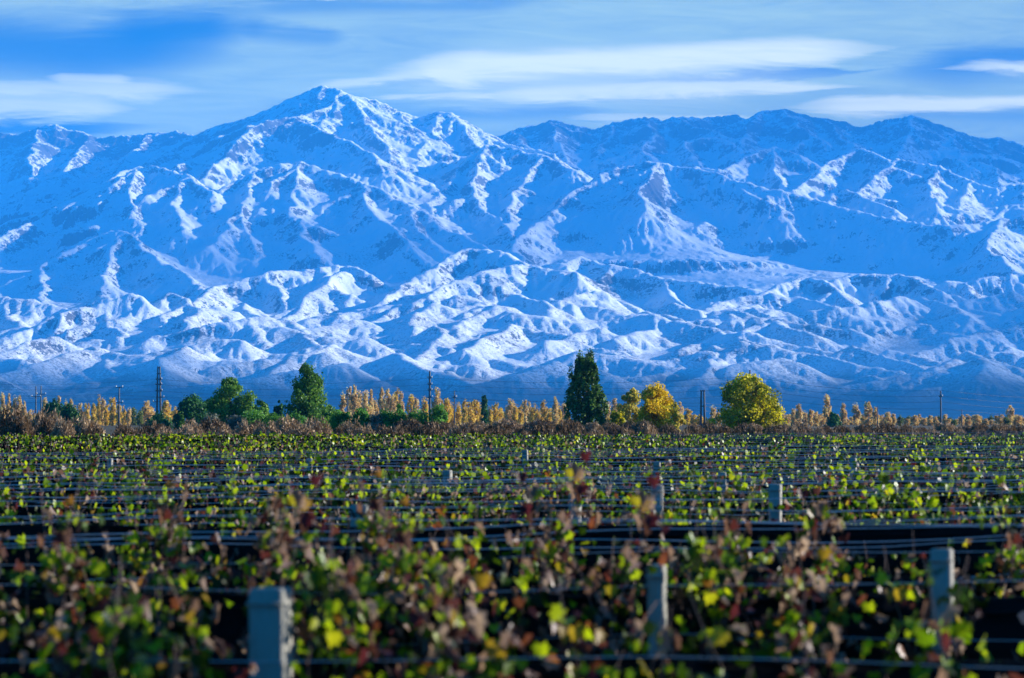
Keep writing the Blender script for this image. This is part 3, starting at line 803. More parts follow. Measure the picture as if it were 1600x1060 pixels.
tree('round_tree', 10, 108, 636, 36, 690, ROUND, M_DEEP, 'smaller dark green tree right of the low one at far left', nclump=40, nleaf=3000, leaf=0.34, clump=0.13)
tree('broadleaf_tree', 11, 407, 628, 34, 560, ROUND, M_GREEN, 'green tree just right of the rounded mid green tree', nclump=40, nleaf=3800, leaf=0.3, clump=0.13)
tree('broadleaf_tree', 12, 436, 627, 20, 570, CONE, M_DEEP, 'narrow dark green tree left of the ragged tall one', nclump=34, nleaf=2600, leaf=0.3, clump=0.12)
tree('broadleaf_tree', 13, 513, 634, 30, 540, ROUND, M_GREEN, 'low green tree at the right foot of the ragged tall one', nclump=36, nleaf=2800, leaf=0.28, clump=0.13)
tree('conifer', 14, 757, 616, 11, 800, COLUMN, M_DEEP, 'slim dark green conifer rising above the tan poplars', nclump=40, nleaf=1600, leaf=0.32, clump=0.10, up=0.6)
tree('conifer', 15, 85, 621, 7, 900, COLUMN, M_DEEP, 'slim dark conifer behind the low dark trees at far left', nclump=30, nleaf=900, leaf=0.34, clump=0.10, up=0.6)
tree('conifer', 16, 284, 640, 12, 600, CONE, M_GREEN, 'little pointed conifer at the foot of the dark dome tree', nclump=30, nleaf=1200, leaf=0.28, clump=0.10)
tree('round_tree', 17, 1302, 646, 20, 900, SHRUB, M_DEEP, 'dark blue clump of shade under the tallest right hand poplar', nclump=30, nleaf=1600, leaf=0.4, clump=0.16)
tree('round_tree', 18, 248, 648, 40, 640, SHRUB, M_DEEP, 'low dark thicket around the foot of the twin pole pylon', nclump=40, nleaf=2200, leaf=0.32, clump=0.14)
for i, (px, top, w, m, lab) in enumerate([
    (532, 640, 30, M_BUSHGREEN, 'bright green shrub right of the ragged tall tree'),
    (563, 639, 34, M_BUSHGREEN, 'bright green shrub below the brown poplar clump'),
    (604, 640, 26, M_BUSHGREEN, 'green shrub left of the tallest green shrub'),
    (621, 634, 36, M_BUSHGREEN, 'tallest bright green shrub in the middle of the scrub'),
    (655, 643, 42, M_BUSHGREEN, 'wide light green shrub left of the single tall pole'),
    (684, 639, 36, M_BUSHGREEN, 'rounded green shrub right of the single tall pole'),
    (590, 650, 44, M_GREYBUSH, 'grey green low shrub in front of the green shrubs'),
    (395, 646, 50, M_BUSHGREEN, 'green shrub at the foot of the rounded tree'),
    (430, 646, 50, M_BUSHGREEN, 'green shrub left of the ragged tall tree trunk'),
    (330, 655, 50, M_GREYBUSH, 'grey silvery shrub in front of the dark dome tree'),
    (372, 654, 40, M_GREYBUSH, 'grey silvery shrub in front of the rounded mid green tree'),
    (460, 648, 40, M_BUSHGREEN, 'green shrub beneath the ragged tall tree')]):
    tree('green_shrub' if m is M_BUSHGREEN else 'grey_shrub', 40 + i, px, top, w, 400, SHRUB, m, lab, 'shrub', nclump=30, nleaf=2600, leaf=0.20, clump=0.16)

# ------------------------------------------------------------------ windbreak poplars: a few grown, then copied
def make_poplar(seed, material, Wd, env=COLUMN):
    e = empty('poplar', (0, 0, 0))
    rs = random.Random(seed); env = [(h, min(1.0, r * rs.uniform(.78, 1.15))) for h, r in env]
    cr, cs = crown_mesh('crown', seed, 10.0, Wd, env, 40, 1700, 0.42, 0.75, material, up=0.9)
    link('trunk', trunk_mesh('trunk', seed, 10.0, 0.16, cs, 5, 0.85), e)
    link('crown', cr, e)
    return e
POPS = {'gold': [make_poplar(200 + i, M_POPGOLD, 2.5 + .2 * i) for i in range(5)],
        'tan': [make_poplar(210 + i, M_POPTAN, 2.4 + .2 * i) for i in range(6)],
        'green': [make_poplar(220 + i, M_POPGREEN, 2.6, COLUMN) for i in range(3)]}
used_proto = set()
def copy_thing(src, loc, scale=(1, 1, 1), rz=0.0):
    if src.name not in used_proto:
        used_proto.add(src.name)
        o = src
    else:
        o = src.copy(); COL.objects.link(o)
        for ch in src.children:
            c = ch.copy(); COL.objects.link(c); c.parent = o
    o.location = loc; o.scale = scale; o.rotation_euler = (0, 0, rz)
    return o
LISTED = [(4,614,8,'tan'),(14,619,7,'tan'),(22,619,7,'tan'),(31,620,7,'tan'),(38,629,6,'tan'),(47,640,6,'tan'),(70,622,9,'tan'),(92,622,7,'tan'),(103,625,6,'tan'),(110,625,7,'tan'),(117,634,6,'gold'),
 (126,630,8,'tan'),(136,627,7,'gold'),(146,632,7,'gold'),(153,621,8,'gold'),(161,624,7,'tan'),(166,634,9,'gold'),(176,617,9,'gold'),(186,634,7,'gold'),(194,636,7,'gold'),(201,637,7,'tan'),(209,638,9,'green'),(230,629,14,'tan'),(260,628,11,'gold'),(218,642,9,'green'),(275,636,8,'gold'),
 (536,613,9,'tan'),(546,607,10,'tan'),(554,606,10,'tan'),(561,610,9,'tan'),(571,611,11,'tan'),(580,613,8,'tan'),(587,622,8,'tan'),(596,609,9,'tan'),(606,612,10,'tan'),(613,616,8,'tan'),(620,611,9,'gold'),(627,616,8,'tan'),(642,619,10,'gold'),(650,623,8,'tan'),(664,621,11,'gold'),(682,605,9,'tan'),(687,622,10,'gold'),
 (699,625,11,'gold'),(708,632,8,'gold'),(716,630,9,'gold'),(726,627,8,'gold'),(735,624,11,'gold'),(744,627,10,'gold'),(751,632,8,'gold'),(766,636,9,'gold'),(774,632,10,'gold'),(780,634,9,'gold'),(797,623,10,'tan'),(790,636,9,'gold'),(805,631,9,'gold'),(813,636,9,'gold'),(820,627,10,'tan'),(827,630,8,'tan'),(834,633,10,'gold'),(841,643,11,'gold'),(850,628,10,'gold'),(858,635,9,'gold'),(868,622,8,'tan'),(874,633,9,'gold'),(882,630,9,'tan'),
 (950,628,10,'tan'),(960,626,10,'tan'),(969,632,9,'tan'),(952,652,8,'gold'),(1062,630,8,'tan'),(1075,640,11,'gold'),(1085,646,9,'gold'),(1093,650,9,'gold'),(1115,634,9,'tan'),(1122,645,8,'tan'),
 (1222,645,10,'tan'),(1229,648,8,'tan'),(1240,639,10,'tan'),(1248,634,10,'tan'),(1258,642,9,'tan'),(1267,641,9,'tan'),(1276,645,9,'tan'),(1284,646,8,'tan'),(1292,617,11,'tan'),(1318,633,9,'tan'),(1338,630,10,'tan'),(1357,629,11,'tan'),(1368,638,8,'tan'),(1378,648,9,'tan'),(1387,644,11,'tan'),(1396,648,8,'tan'),(1406,650,8,'green'),(1417,655,8,'tan'),(1430,650,10,'tan'),(1443,653,9,'tan'),(1453,655,9,'tan'),(1462,652,8,'tan'),
 (1480,655,11,'tan'),(1490,656,8,'green'),(1503,649,7,'tan'),(1512,656,9,'tan'),(1526,648,12,'tan'),(1540,655,9,'tan'),(1549,656,8,'tan'),(1562,653,8,'tan'),(1579,635,9,'tan'),(1590,648,11,'tan'),(1572,652,9,'green')]
pr = random.Random(3)
fill = []
px = 2
while px < 1605:
    inside = any(a < px < b for a, b in ((330, 530), (890, 945), (975, 1060), (1128, 1215), (270, 330)))
    if not inside:
        low = 641 if px < 950 else 650
        fill.append((px, low + pr.uniform(-3, 7), pr.uniform(7, 11), pr.choice(['gold', 'gold', 'tan', 'green'] if px < 900 else ['tan', 'tan', 'tan', 'gold', 'green'])))
    px += pr.uniform(6, 11)
MARKS = [(0, 60, 'left of the crossarm poles'), (60, 186, 'between the crossarm poles and the slim left pole'), (186, 248, 'between the slim left pole and the twin pole pylon'),
         (248, 330, 'right of the twin pole pylon'), (530, 632, 'behind the green shrubs'), (632, 671, 'just left of the single tall pole'), (671, 757, 'between the single tall pole and the slim conifer'),
         (757, 890, 'between the slim conifer and the dark poplar'), (890, 1000, 'behind the pale yellow tree'), (1000, 1098, 'left of the two legged pylon'), (1098, 1140, 'right of the two legged pylon'),
         (1140, 1300, 'right of the round tree'), (1300, 1470, 'left of the thin right hand pole'), (1470, 1700, 'right of the thin right hand pole')]
def where(px):
    for a, b, t in MARKS:
        if a <= px < b: return t
    return 'behind the round tree'
SPECIAL = {(682, 605): 'tan poplar with twin tips right behind the single tall pole', (1292, 617): 'tallest tan poplar right of the round tree', (176, 617): 'tallest golden poplar left of the slim left pole',
           (230, 629): 'wide cone shaped tan poplar left of the twin pole pylon', (260, 628): 'cone shaped golden poplar close behind the twin pole pylon', (797, 623): 'square topped brown poplar right of the slim conifer',
           (868, 622): 'slim brown poplar just left of the dark cone shaped poplar', (1357, 629): 'full tan poplar standing taller than its neighbours right of centre', (1338, 630): 'tan poplar one step left of the full tall one',
           (1318, 633): 'lone tan poplar right of the dark blue clump', (1579, 635): 'narrow tall poplar near the right edge', (1115, 634): 'slim tan poplar between two legged pylon and round tree', (554, 606): 'tallest brown poplar behind the green shrubs', (4, 614): 'brown poplar at the left edge of the windbreak'}
count_pop = {}
for k, (px, top, w, kind) in enumerate(LISTED + fill):
    d = pr.uniform(1000, 1150) if k < len(LISTED) else pr.uniform(1160, 1350)
    x, y, _ = P(px, 655, d)
    H = P(px, top, d)[2]
    pool = POPS[kind]
    src = pool[k % len(pool)]
    if (px, top) in ((230, 629), (260, 628)): w *= 1.15
    wd = w * 1.25 / FPX * d
    o = copy_thing(src, (x, y, 0), (wd / 2.9, wd / 2.9, H / 10.0), pr.uniform(0, 6.28))
    if (px, top) in SPECIAL:
        tag(o, SPECIAL[(px, top)], 'tree', 'autumn poplars of the windbreak')
    else:
        hgt = 'tall' if k < len(LISTED) else 'short'
        tag(o, f"{hgt} {dict(gold='golden', tan='tan brown', green='greenish')[kind]} poplar {where(px)}", 'tree', f"{hgt} {kind} windbreak poplars {where(px)}")

# ------------------------------------------------------------------ dry brush along the far edge of the vineyard
def make_bush(seed, material):
    rng = np.random.default_rng(seed)
    n = 4600
    a = rng.uniform(0, 2 * math.pi, n); el = np.arcsin(rng.random(n) ** 0.8)
    r = 0.50 + 0.42 * rng.random(n) ** 0.5 + 0.10 * np.sin(3 * a + seed) + 0.07 * np.sin(7 * a + 2 * seed)
    dirv = np.stack([np.cos(a) * np.cos(el), np.sin(a) * np.cos(el), np.sin(el)], -1)
    c = dirv * r[:, None] * np.array([1, 1, 1.0])
    nrm = np.cross(dirv + rng.normal(size=(n, 3)) * .25, rng.normal(size=(n, 3)))
    L = dirv + rng.normal(size=(n, 3)) * 0.9; L /= np.linalg.norm(L, axis=1)[:, None]
    z = np.cross(L, rng.normal(size=(n, 3))); z /= np.linalg.norm(z, axis=1)[:, None]
    rot = np.stack([np.cross(L, z), L, z], -1)
    tv = np.array([(-.5, -1, 0), (.5, -1, 0), (.25, .4, .03), (0, 1, .05), (-.3, .3, .03)])
    size = np.stack([0.030 + .035 * rng.random(n), 0.035 + .06 * rng.random(n), np.full(n, .2)], -1)
    v, f, k = scatter(c, size, rot, tv, np.array([(0, 1, 2, 3, 4)]))
    tint = np.clip(0.35 + 0.3 * np.sin(4 * a + seed) * 0.6 + rng.normal(size=n) * .2, 0, 1)
    e = empty('dry_bush', (0, 0, 0))
    link('twigs', mesh_np('twigs', v, f, material, {'tint': np.repeat(tint, k)}), e)
    p = Parts()
    for i in range(9):
        aa = i * .7 + seed; t = np.array([math.cos(aa) * .6, math.sin(aa) * .6, .55])
        p.tube([(0, 0, 0), t * .5 + np.array([0, 0, .1]), t], [.03, .02, .01], 4)
    link('stem', p.mesh('stem', M_BARK), e)
    return e
BUSHES = [make_bush(300 + i, M_DRY) for i in range(4)]
PALE = [make_bush(310 + i, M_DRYPALE) for i in range(3)]
br = random.Random(12)
def bush_top(px):
    return np.interp(px, [0, 30, 60, 100, 150, 200, 260, 330, 420, 520, 600, 690, 760, 860, 950, 1100, 1300, 1600],
                        [638, 639, 644, 651, 656, 660, 662, 658, 656, 657, 662, 660, 661, 663, 664, 666, 668, 668])
bi = 0
def bush_row(d0, d1, step, lift, x_start=-30.0, x_end=1640):
    global bi
    px = x_start
    while px < x_end:
        d = br.uniform(d0, d1)
        top = bush_top(px) + lift + br.uniform(-3, 5)
        H = max(0.5, P(px, top, d)[2])
        wpx = br.uniform(44, 96) if px < 950 else br.uniform(30, 56)
        wd = wpx / FPX * d / 2
        pale = (230 < px < 620 and br.random() < .75) or br.random() < .2
        src = br.choice(PALE if pale else BUSHES)
        x, y, _ = P(px, 655, d)
        o = copy_thing(src, (x, y, 0), (wd, wd, H / 0.98), br.uniform(0, 6.28))
        zone = where(px) if px < 330 or px > 530 else 'in front of the green broadleaf trees'
        nf = 'front' if d < 158 else 'back' if d < 200 else 'outer'
        tag(o, f"{'pale tan' if pale else 'dark brown'} dry bush, {nf} line, {zone}", 'bush', f"{'pale' if pale else 'brown'} {nf} brush {zone}")
        px += wpx * br.uniform(0.5, 0.8); bi += 1
bush_row(160, 172, 0, 0)
bush_row(150, 157, 0, 8)
bush_row(310, 350, 0, -4, 640)

# ------------------------------------------------------------------ power poles and lines
def concrete_shader(t, a=(0.10, 0.10, 0.105), b=(0.20, 0.20, 0.20), s=1.5):
    pos = t.n('ShaderNodeTexCoord').outputs['Object']
    n = t.noise(pos, s, 6, 0.65); n2 = t.noise(t.vm('MULTIPLY', pos, (1, 1, .15)), s * 14, 4, 0.6)
    c = t.mix(t.m('MULTIPLY', t.m('ADD', n, n2), 0.5), a, b)
    return t.n('ShaderNodeBsdfPrincipled', {'Base Color': c, 'Roughness': 0.85, 'Specular IOR Level': 0.2,
               'Normal': t.n('ShaderNodeBump', {'Strength': 0.25, 'Distance': 0.01, 'Height': n2})})
M_CONC = mat('pole_concrete', concrete_shader)
def plain(t, c=(1, 1, 1), rough=0.5, metal=0.0, spec=0.5):
    pos = t.n('ShaderNodeTexCoord').outputs['Object']
    n = t.noise(pos, 3.0, 3, 0.6)
    return t.n('ShaderNodeBsdfPrincipled', {'Base Color': t.mix(n, tuple(v * .85 for v in c), tuple(min(1, v * 1.12) for v in c)), 'Roughness': rough, 'Metallic': metal, 'Specular IOR Level': spec})
M_STEEL = mat('dark_steel', plain, c=(0.07, 0.07, 0.08), rough=0.5, metal=0.6)
M_CERAMIC = mat('white_ceramic', plain, c=(0.72, 0.72, 0.70), rough=0.25)
M_CABLE = mat('cable', plain, c=(0.10, 0.10, 0.11), rough=0.4, metal=0.5)
def insulators(e, pts):
    for q in pts:
        p = Parts()
        q = np.array(q)
        p.tube([q, q + (0, 0, .12), q + (0, 0, .2), q + (0, 0, .34)], [.07, .17, .10, .15], 6)
        link('insulator', p.mesh('insulator', M_CERAMIC), e)
def z_at(px, py, d): return P(px, py, d)[2]
def twin_pole(name, px, d, top, gap_b, gap_t, rungs, label, arms=()):
    x, y, _ = P(px, 655, d); H = z_at(px, top, d); s_ = d / FPX
    e = empty(name, (x, y, 0)); tag(e, label, 'pylon')
    for sg in (-1, 1):
        p = Parts(); p.tube([(sg * gap_b * s_ / 2, 0, -.3), (sg * gap_t * s_ / 2, 0, H)], [.27, .17], 10)
        link('pole', p.mesh('pole', M_CONC), e)
    for py, ext in rungs:
        z = z_at(px, py, d); g = np.interp(z, [0, H], [gap_b, gap_t]) * s_ / 2
        p = Parts(); p.box((-g - ext, -.12, z - .11), (g + ext, .12, z + .11), .02)
        b_ = link('crossbar', p.mesh('crossbar', M_STEEL), e)
        if ext > .3: insulators(b_, [(g + ext - .12, 0, z + .11), (-g - ext + .12, 0, z + .11)])
    for py, x0, x1 in arms:
        z = z_at(px, py, d); p = Parts(); p.box((x0, -.1, z - .09), (x1, .1, z + .09), .02)
        b_ = link('crossarm', p.mesh('crossarm', M_CONC), e); insulators(b_, [((x1 if abs(x1) > abs(x0) else x0) * .93, 0, z + .09)])
    return e
def single_pole(name, px, d, top, label, rungs=(), r=0.17):
    x, y, _ = P(px, 655, d); H = z_at(px, top, d)
    e = empty(name, (x, y, 0)); tag(e, label, 'utility pole')
    p = Parts(); p.tube([(0, 0, -.3), (0, 0, H)], [r * 1.35, r * .8], 10); link('pole', p.mesh('pole', M_CONC), e)
    for py, w in rungs:
        z = z_at(px, py, d); p = Parts(); p.box((-w, -.08, z - .07), (w, .08, z + .07), .02)
        b_ = link('crossarm', p.mesh('crossarm', M_STEEL), e); insulators(b_, [(w * .93, 0, z + .07), (-w * .93, 0, z + .07)])
    return e
twin_pole('pylon', 248, 700, 573, 6.6, 3.2, [(575, .15), (584, .25), (593, .45), (601, .45), (611, .5), (648, .45)], 'tall twin pole pylon with many crossbars at left', [(621, -.1, 1.25), (628, -1.5, .2)])
twin_pole('pylon', 1098, 600, 610, 6.4, 4.4, [(611, .25), (635, .2), (663, .3)], 'two legged pylon with a capped top between golden tree and round tree')
single_pole('utility_pole', 56, 750, 604, 'left one of the two crossarm poles near the left edge', [(620, 1.2)])
single_pole('utility_pole', 64, 760, 603, 'right one of the two crossarm poles near the left edge', [(616, 1.2)])
single_pole('utility_pole', 186, 640, 605, 'slim pole with a T shaped head left of the twin pole pylon', [(605.5, .75), (629, .8)])
single_pole('utility_pole', 543, 640, 608, 'slim pale pole in front of the brown poplar clump', [(617, .35)], .13)
single_pole('utility_pole', 671.5, 600, 580, 'single tall dark pole with stacked insulators left of centre', [(591, .42), (601, .42), (610, .42), (621, .55)], .22)
single_pole('utility_pole', 710, 620, 611, 'short slim pole right of the single tall pole', [(621, .4)], .14)
single_pole('utility_pole', 1172, 620, 578, 'pole tip rising behind the crown of the round tree', [(588, .3)], .2)
single_pole('utility_pole', 1470, 600, 611, 'thin dark pole standing alone at right', [(620, .35)], .16)
for px, top, lab in ((1223, 632, 'faint thin pole just right of the round tree'), (1371, 635, 'faint thin pole behind the tan poplars at right'), (1503, 640, 'faint thin pole beyond the thin right hand pole')):
    single_pole('utility_pole', px, 1000, top, lab, [], .16)
def line(pts, label, r=0.022, sag=1.2, grp='power lines'):
    """conductor hung from point to point; pts are (px, py, d)"""
    W3 = [np.array(P(*q)) for q in pts]
    path = []
    for a, b in zip(W3[:-1], W3[1:]):
        for t in np.linspace(0, 1, 13)[(0 if not path else 1):]:
            q = a + (b - a) * t; q[2] -= sag * 4 * t * (1 - t); path.append(q)
    p = Parts(); p.tube(path, r, 4)
    o = link('power_line', p.mesh('power_line', M_CABLE)); tag(o, label, 'cable', grp)
for py1, py2, py3, lab in ((593, 591, 588, 'topmost cable of the tall pole line'), (601, 601, 597, 'second cable of the tall pole line from above'), (611, 610, 606, 'third cable of the tall pole line from above'), (621, 621, 616, 'lowest cable of the tall pole line')):
    line([(-160, py1 + 2, 740), (248, py1, 700), (671.5, py2, 600), (1172, py3, 620), (1470, py3 + 22, 600), (1800, py3 + 30, 640)], lab)
for k, lab in ((0, 'upper low cable crossing in front of the poplars'), (5, 'middle low cable crossing in front of the poplars'), (12, 'bottom low cable crossing in front of the poplars')):
    line([(-160, 618 + k, 760), (60, 617 + k, 755), (186, 618 + k, 640), (543, 619 + k, 640), (710, 622 + k, 620), (1098, 630 + k, 600), (1223, 634 + k, 1000), (1371, 637 + k, 1000), (1503, 641 + k, 1000), (1760, 643 + k, 1000)], lab, .02, .5, 'low cables')

# ------------------------------------------------------------------ vineyard
ORD = 'first second third fourth fifth sixth seventh eighth ninth tenth eleventh twelfth thirteenth fourteenth fifteenth sixteenth seventeenth eighteenth nineteenth twentieth'.split()
TENS = {20: 'twenty', 30: 'thirty', 40: 'forty', 50: 'fifty'}
def ordinal(n):
    if n <= 20: return ORD[n - 1]
    t, u = n // 10 * 10, n % 10
    return {30: 'thirtieth', 40: 'fortieth', 50: 'fiftieth'}[t] if u == 0 else TENS[t] + ' ' + ORD[u - 1]
ROWS = [7.7 + 2.6 * i for i in range(52)]
WIRE_Z = 1.86
M_POST = mat('post_concrete', concrete_shader, a=(0.20, 0.19, 0.155), b=(0.38, 0.36, 0.30), s=6.0)
M_WIRE = mat('galvanised_wire', plain, c=(0.55, 0.56, 0.56), rough=0.3, metal=0.35)
def net_shader(t):
    tc = t.n('ShaderNodeTexCoord').outputs['Object']
    n = t.noise(t.vm('MULTIPLY', tc, (0.5, 1, 9)), 2.2, 4, 0.6)
    n2 = t.noise(tc, 60.0, 2, 0.7)
    return t.n('ShaderNodeBsdfPrincipled', {'Base Color': t.mix(n, (0.004, 0.004, 0.004), (0.010, 0.010, 0.010)), 'Roughness': 0.5, 'Specular IOR Level': 0.06,
               'Normal': t.n('ShaderNodeBump', {'Strength': 0.6, 'Distance': 0.02, 'Height': t.m('ADD', n, t.m('MULTIPLY', n2, .3))})})
M_NET = mat('black_net', net_shader)
vr = random.Random(21)
POSTS = {1: [(428, 919, .128)], 2: [(1030, 881, .075), (1479, 858, .092)], 5: [(560, 789, .125)], 7: [(1020, 758, .105), (1208, 757, .105), (894, 771, .10)], 11: [(1130, 738, .1), (700, 735, .1)], 17: [(824, 703, .10)], 14: [(1030, 722, .10)], 15: [(480, 716, .09), (1334, 716, .1)]}
def half_width(d): return d * 800 / FPX + 1.2 + d * 0.012
for i, d in enumerate(ROWS):
    hw = half_width(d)
    e = empty('vine_trellis', (0, d, 0))
    o_name = ordinal(i + 1)
    if i in POSTS:
        plist = [(P(a, 655, d)[0], P(a, b, d)[2], w) for a, b, w in POSTS[i]]
    else:
        plist = []
    if i >= 16 or i in (3, 4):
        x = -hw + vr.uniform(1.0, 6)
        if i in (3, 4): x = vr.choice([-1, 1]) * (hw - .35)
        while x < hw:
            if all(abs(x - q[0]) > 2.5 for q in plist):
                plist.append((x, (1.80 if i < 18 else 1.70) + vr.uniform(-.12, .05), vr.uniform(.07, .10)))
            x += vr.uniform(6.0, 7.5) * 2.0
    tag(e, f"{o_name} wire trellis row from the camera" + (' with pale square posts' if plist else ', its wires half hidden in leaves'), 'trellis', 'trellis rows of the vineyard')
    for x, zt, w in plist:
        p = Parts(); p.box((-w / 2, -w * .42, -0.25), (w / 2, w * .42, zt), .008)
        for zz_ in (zt - .06, zt - .45, zt - .85):          # wire staples
            p.box((-w / 2 - .006, -w * .42 - .008, zz_), (w / 2 + .006, -w * .42 - .001, zz_ + .012))
        o = link('post', p.mesh('post', M_POST), e, (x, 0, 0)); o.rotation_euler = (vr.uniform(-.03, .03), vr.uniform(-.03, .03), vr.uniform(-.25, .25) * (0.4 if i < 6 else 1) - (.38 if i < 6 else .2))
    # wires, sagging a little between posts
    heights = [WIRE_Z - .22, .95] if i < 2 else [WIRE_Z - .10, WIRE_Z - .36, .95] if i < 5 else ([WIRE_Z, WIRE_Z - .2, .95] if i < 22 else [WIRE_Z - .15])
    if i in (4, 9): heights = heights + [WIRE_Z + .02, WIRE_Z - .03, WIRE_Z - .065, WIRE_Z - .14]
    for zw in heights:
        n = 25; xs = np.linspace(-hw, hw, n)
        ph = vr.uniform(0, 6); yo = vr.uniform(-.07, .07) - (.20 if i in (4, 9) or 12 <= i <= 16 else 0)
        pts = [(x, yo + .01 * math.sin(x * 2 + ph), zw + .025 * math.sin(x * .9 + ph) + .012 * math.sin(x * 2.3) + .01 * x * vr.uniform(.6, 1)) for x in xs]
        p = Parts(); p.tube(pts, (.0035 if i == 4 else .0022 if i < 5 else .0036 if i < 22 else .002), 5)
        link('wire', p.mesh('wire', M_WIRE), e)
    # dark net gathered along the row
    top = {0: 1.55, 1: 1.62, 2: 1.70, 3: 1.64, 4: 1.82, 5: 1.62}.get(i, 1.60 + vr.uniform(-.1, .10))
    n = int(max(40, min(120, hw * 10)))
    xs = np.linspace(-hw, hw, n); ph = vr.uniform(0, 6)
    v = []
    lv = 7
    for s_ in (0, 1):
        for j in range(lv):
            t = j / (lv - 1)
            z = .25 + t * (top - .25)
            yy = .10 + .05 * np.sin(xs * 3.1 + ph + t * 2) * (1 - .5 * t) + .02 * np.sin(xs * 11 + t * 5) + s_ * .03
            zz2 = z + t * (.010 * np.sin(xs * 1.1 + ph) + .004 * np.sin(xs * 4.3))
            v.append(np.stack([xs, yy, zz2], -1))
    v = np.concatenate(v); idx = np.arange(2 * lv * n).reshape(2, lv, n)
    f0 = np.stack([idx[0, :-1, :-1], idx[0, :-1, 1:], idx[0, 1:, 1:], idx[0, 1:, :-1]], -1).reshape(-1, 4)
    f1 = np.stack([idx[1, :-1, :-1], idx[1, 1:, :-1], idx[1, 1:, 1:], idx[1, :-1, 1:]], -1).reshape(-1, 4)
    ft = np.stack([idx[0, -1, :-1], idx[0, -1, 1:], idx[1, -1, 1:], idx[1, -1, :-1]], -1)
    p = Parts(); p.add(v, np.concatenate([f0, f1, ft]))
    tz = top + .010 * np.sin(xs * 1.1 + ph) + .004 * np.sin(xs * 4.3)
    for r_, yo, zo in ((.012, .10, .004), (.009, .06, -.05)):
        p.tube(np.stack([xs, yo + .02 * np.sin(xs * 3.1 + ph), tz + zo + .008 * np.sin(xs * 17)], -1), r_ * (1 + .25 * np.sin(xs * 23 + ph)), 6)
    o = link('hail_net', p.mesh('hail_net', M_NET, smooth=True), None, (0, d, 0))
    tag(o, f"black netting gathered along the {o_name} trellis row from the camera", 'net', 'dark nets along the vine rows')

VINE_STEP = 1.5
def vine_arrays(seed, lush, near, zshift=0.0, dry=.24):
    rng = np.random.default_rng(seed)
    cane = Parts(); wood = Parts()
    wood.tube([(0, 0, -.05), (.03, .02, .35), (-.03, -.01, .7), (0, 0, .95)], [.045, .035, .032, .035], 6)
    for sg in (-1, 1):
        wood.tube([(0, 0, .93), (sg * .3, .02, 1.0), (sg * .74, 0, .98)], [.03, .022, .014], 6)
    C, N, S, T, D = [], [], [], [], []
    nsh = 14
    for k in range(nsh):
        x0 = -.72 + 1.44 * (k + rng.uniform(.1, .9)) / nsh
        top = np.clip(rng.normal(1.86 + zshift, .15), 1.5, 2.25)
        base = np.array([x0, 0, 1.0])
        lean = np.array([rng.normal() * .22, rng.normal() * .12 - .04, 0])
        tip = base + lean; tip[2] = top
        mid = (base + tip) / 2 + rng.normal(size=3) * .05
        path = np.array([base + (mid - base) * t * 2 if t < .5 else mid + (tip - mid) * (t - .5) * 2 for t in np.linspace(0, 1, 7)])
        path += rng.normal(size=path.shape) * .012
        cane.tube(path, np.linspace(.0042, .0018, 7), 5)
        nl = rng.poisson(25 * lush * rng.uniform(.3, 1.5))
        htype = rng.random()
        for q in range(nl):
            t = rng.uniform(.32, 1.0)
            p0 = path[min(6, int(t * 6))]
            C.append(p0 + rng.normal(size=3) * np.array([.06, .09, .045]))
            r = rng.random()
            if htype < dry: tint = rng.uniform(.72, 1.0) if r < .7 else rng.uniform(.1, .8)
            elif htype < .94: tint = rng.uniform(.0, .60) if r < .80 else rng.uniform(.60, 1.0)
            else: tint = rng.uniform(.55, .80)
            T.append(tint); D.append(tint > .80)
            S.append(rng.uniform(.038, .085))
            N.append((rng.normal() * .8, -.35 + rng.normal() * .8, .25 + rng.normal() * .5))
    # leaves hanging over the net on the near side
    for q in range(int(60 * lush)):
        C.append((rng.uniform(-.75, .75), rng.normal(-.14, .08), rng.uniform(1.3 if near else 1.5, 1.78)))
        tint = rng.uniform(.05, .62) if rng.random() < .95 - dry else rng.uniform(.62, 1.0)
        T.append(tint); D.append(tint > .80); S.append(rng.uniform(.045, .09)); N.append((rng.normal() * .8, -.6 + rng.normal() * .6, .2 + rng.normal() * .5))
    return cane, wood, np.array(C), np.array(N, float), np.array(S), np.array(T), np.array(D)
def hang(N, rng):
    """leaf frames: z along the normal, tip (y) hanging mostly downward"""
    n = N / (np.linalg.norm(N, axis=1)[:, None] + 1e-9)
    dn = np.array([0, 0, -1.0]) + rng.normal(size=n.shape) * 0.55
    y = dn - n * (dn * n).sum(1)[:, None]; y /= (np.linalg.norm(y, axis=1)[:, None] + 1e-9)
    return np.stack([np.cross(y, n), y, n], -1)
def leaf_mesh(name, C, N, S, T, D, near, rng):
    rot = hang(N, rng)
    if not near:
        v, f, k = scatter(C, S * 1.1, rot, *LEAF_SIMPLE)
        return mesh_np(name, v, f, M_VINE, {'tint': np.repeat(T, k)})
    v1, f1, k1 = scatter(C[~D], S[~D], rot[~D], *LEAF_FRESH)
    v2, f2, k2 = scatter(C[D], S[D] * 1.35, rot[D], *LEAF_DEAD)
    return mesh_np(name, np.concatenate([v1, v2]), np.concatenate([f1, f2 + len(v1)]), M_VINE, {'tint': np.concatenate([np.repeat(T[~D], k1), np.repeat(T[D], k2)])})
def make_vine(seed, lush, near, zshift=0.0, dry=None):
    cane, wood, C, N, S, T, D = vine_arrays(seed, lush * (1.3 if near else 1.1), near, zshift, dry or (.24 if near else .15))
    e = empty('grapevine', (0, 0, 0))
    link('foliage', leaf_mesh('foliage', C, N, S, T, D, near, np.random.default_rng(seed + 5)), e)
    link('cane', cane.mesh('cane', M_CANE), e)
    link('stem', wood.mesh('stem', M_VINEWOOD), e)
    return e
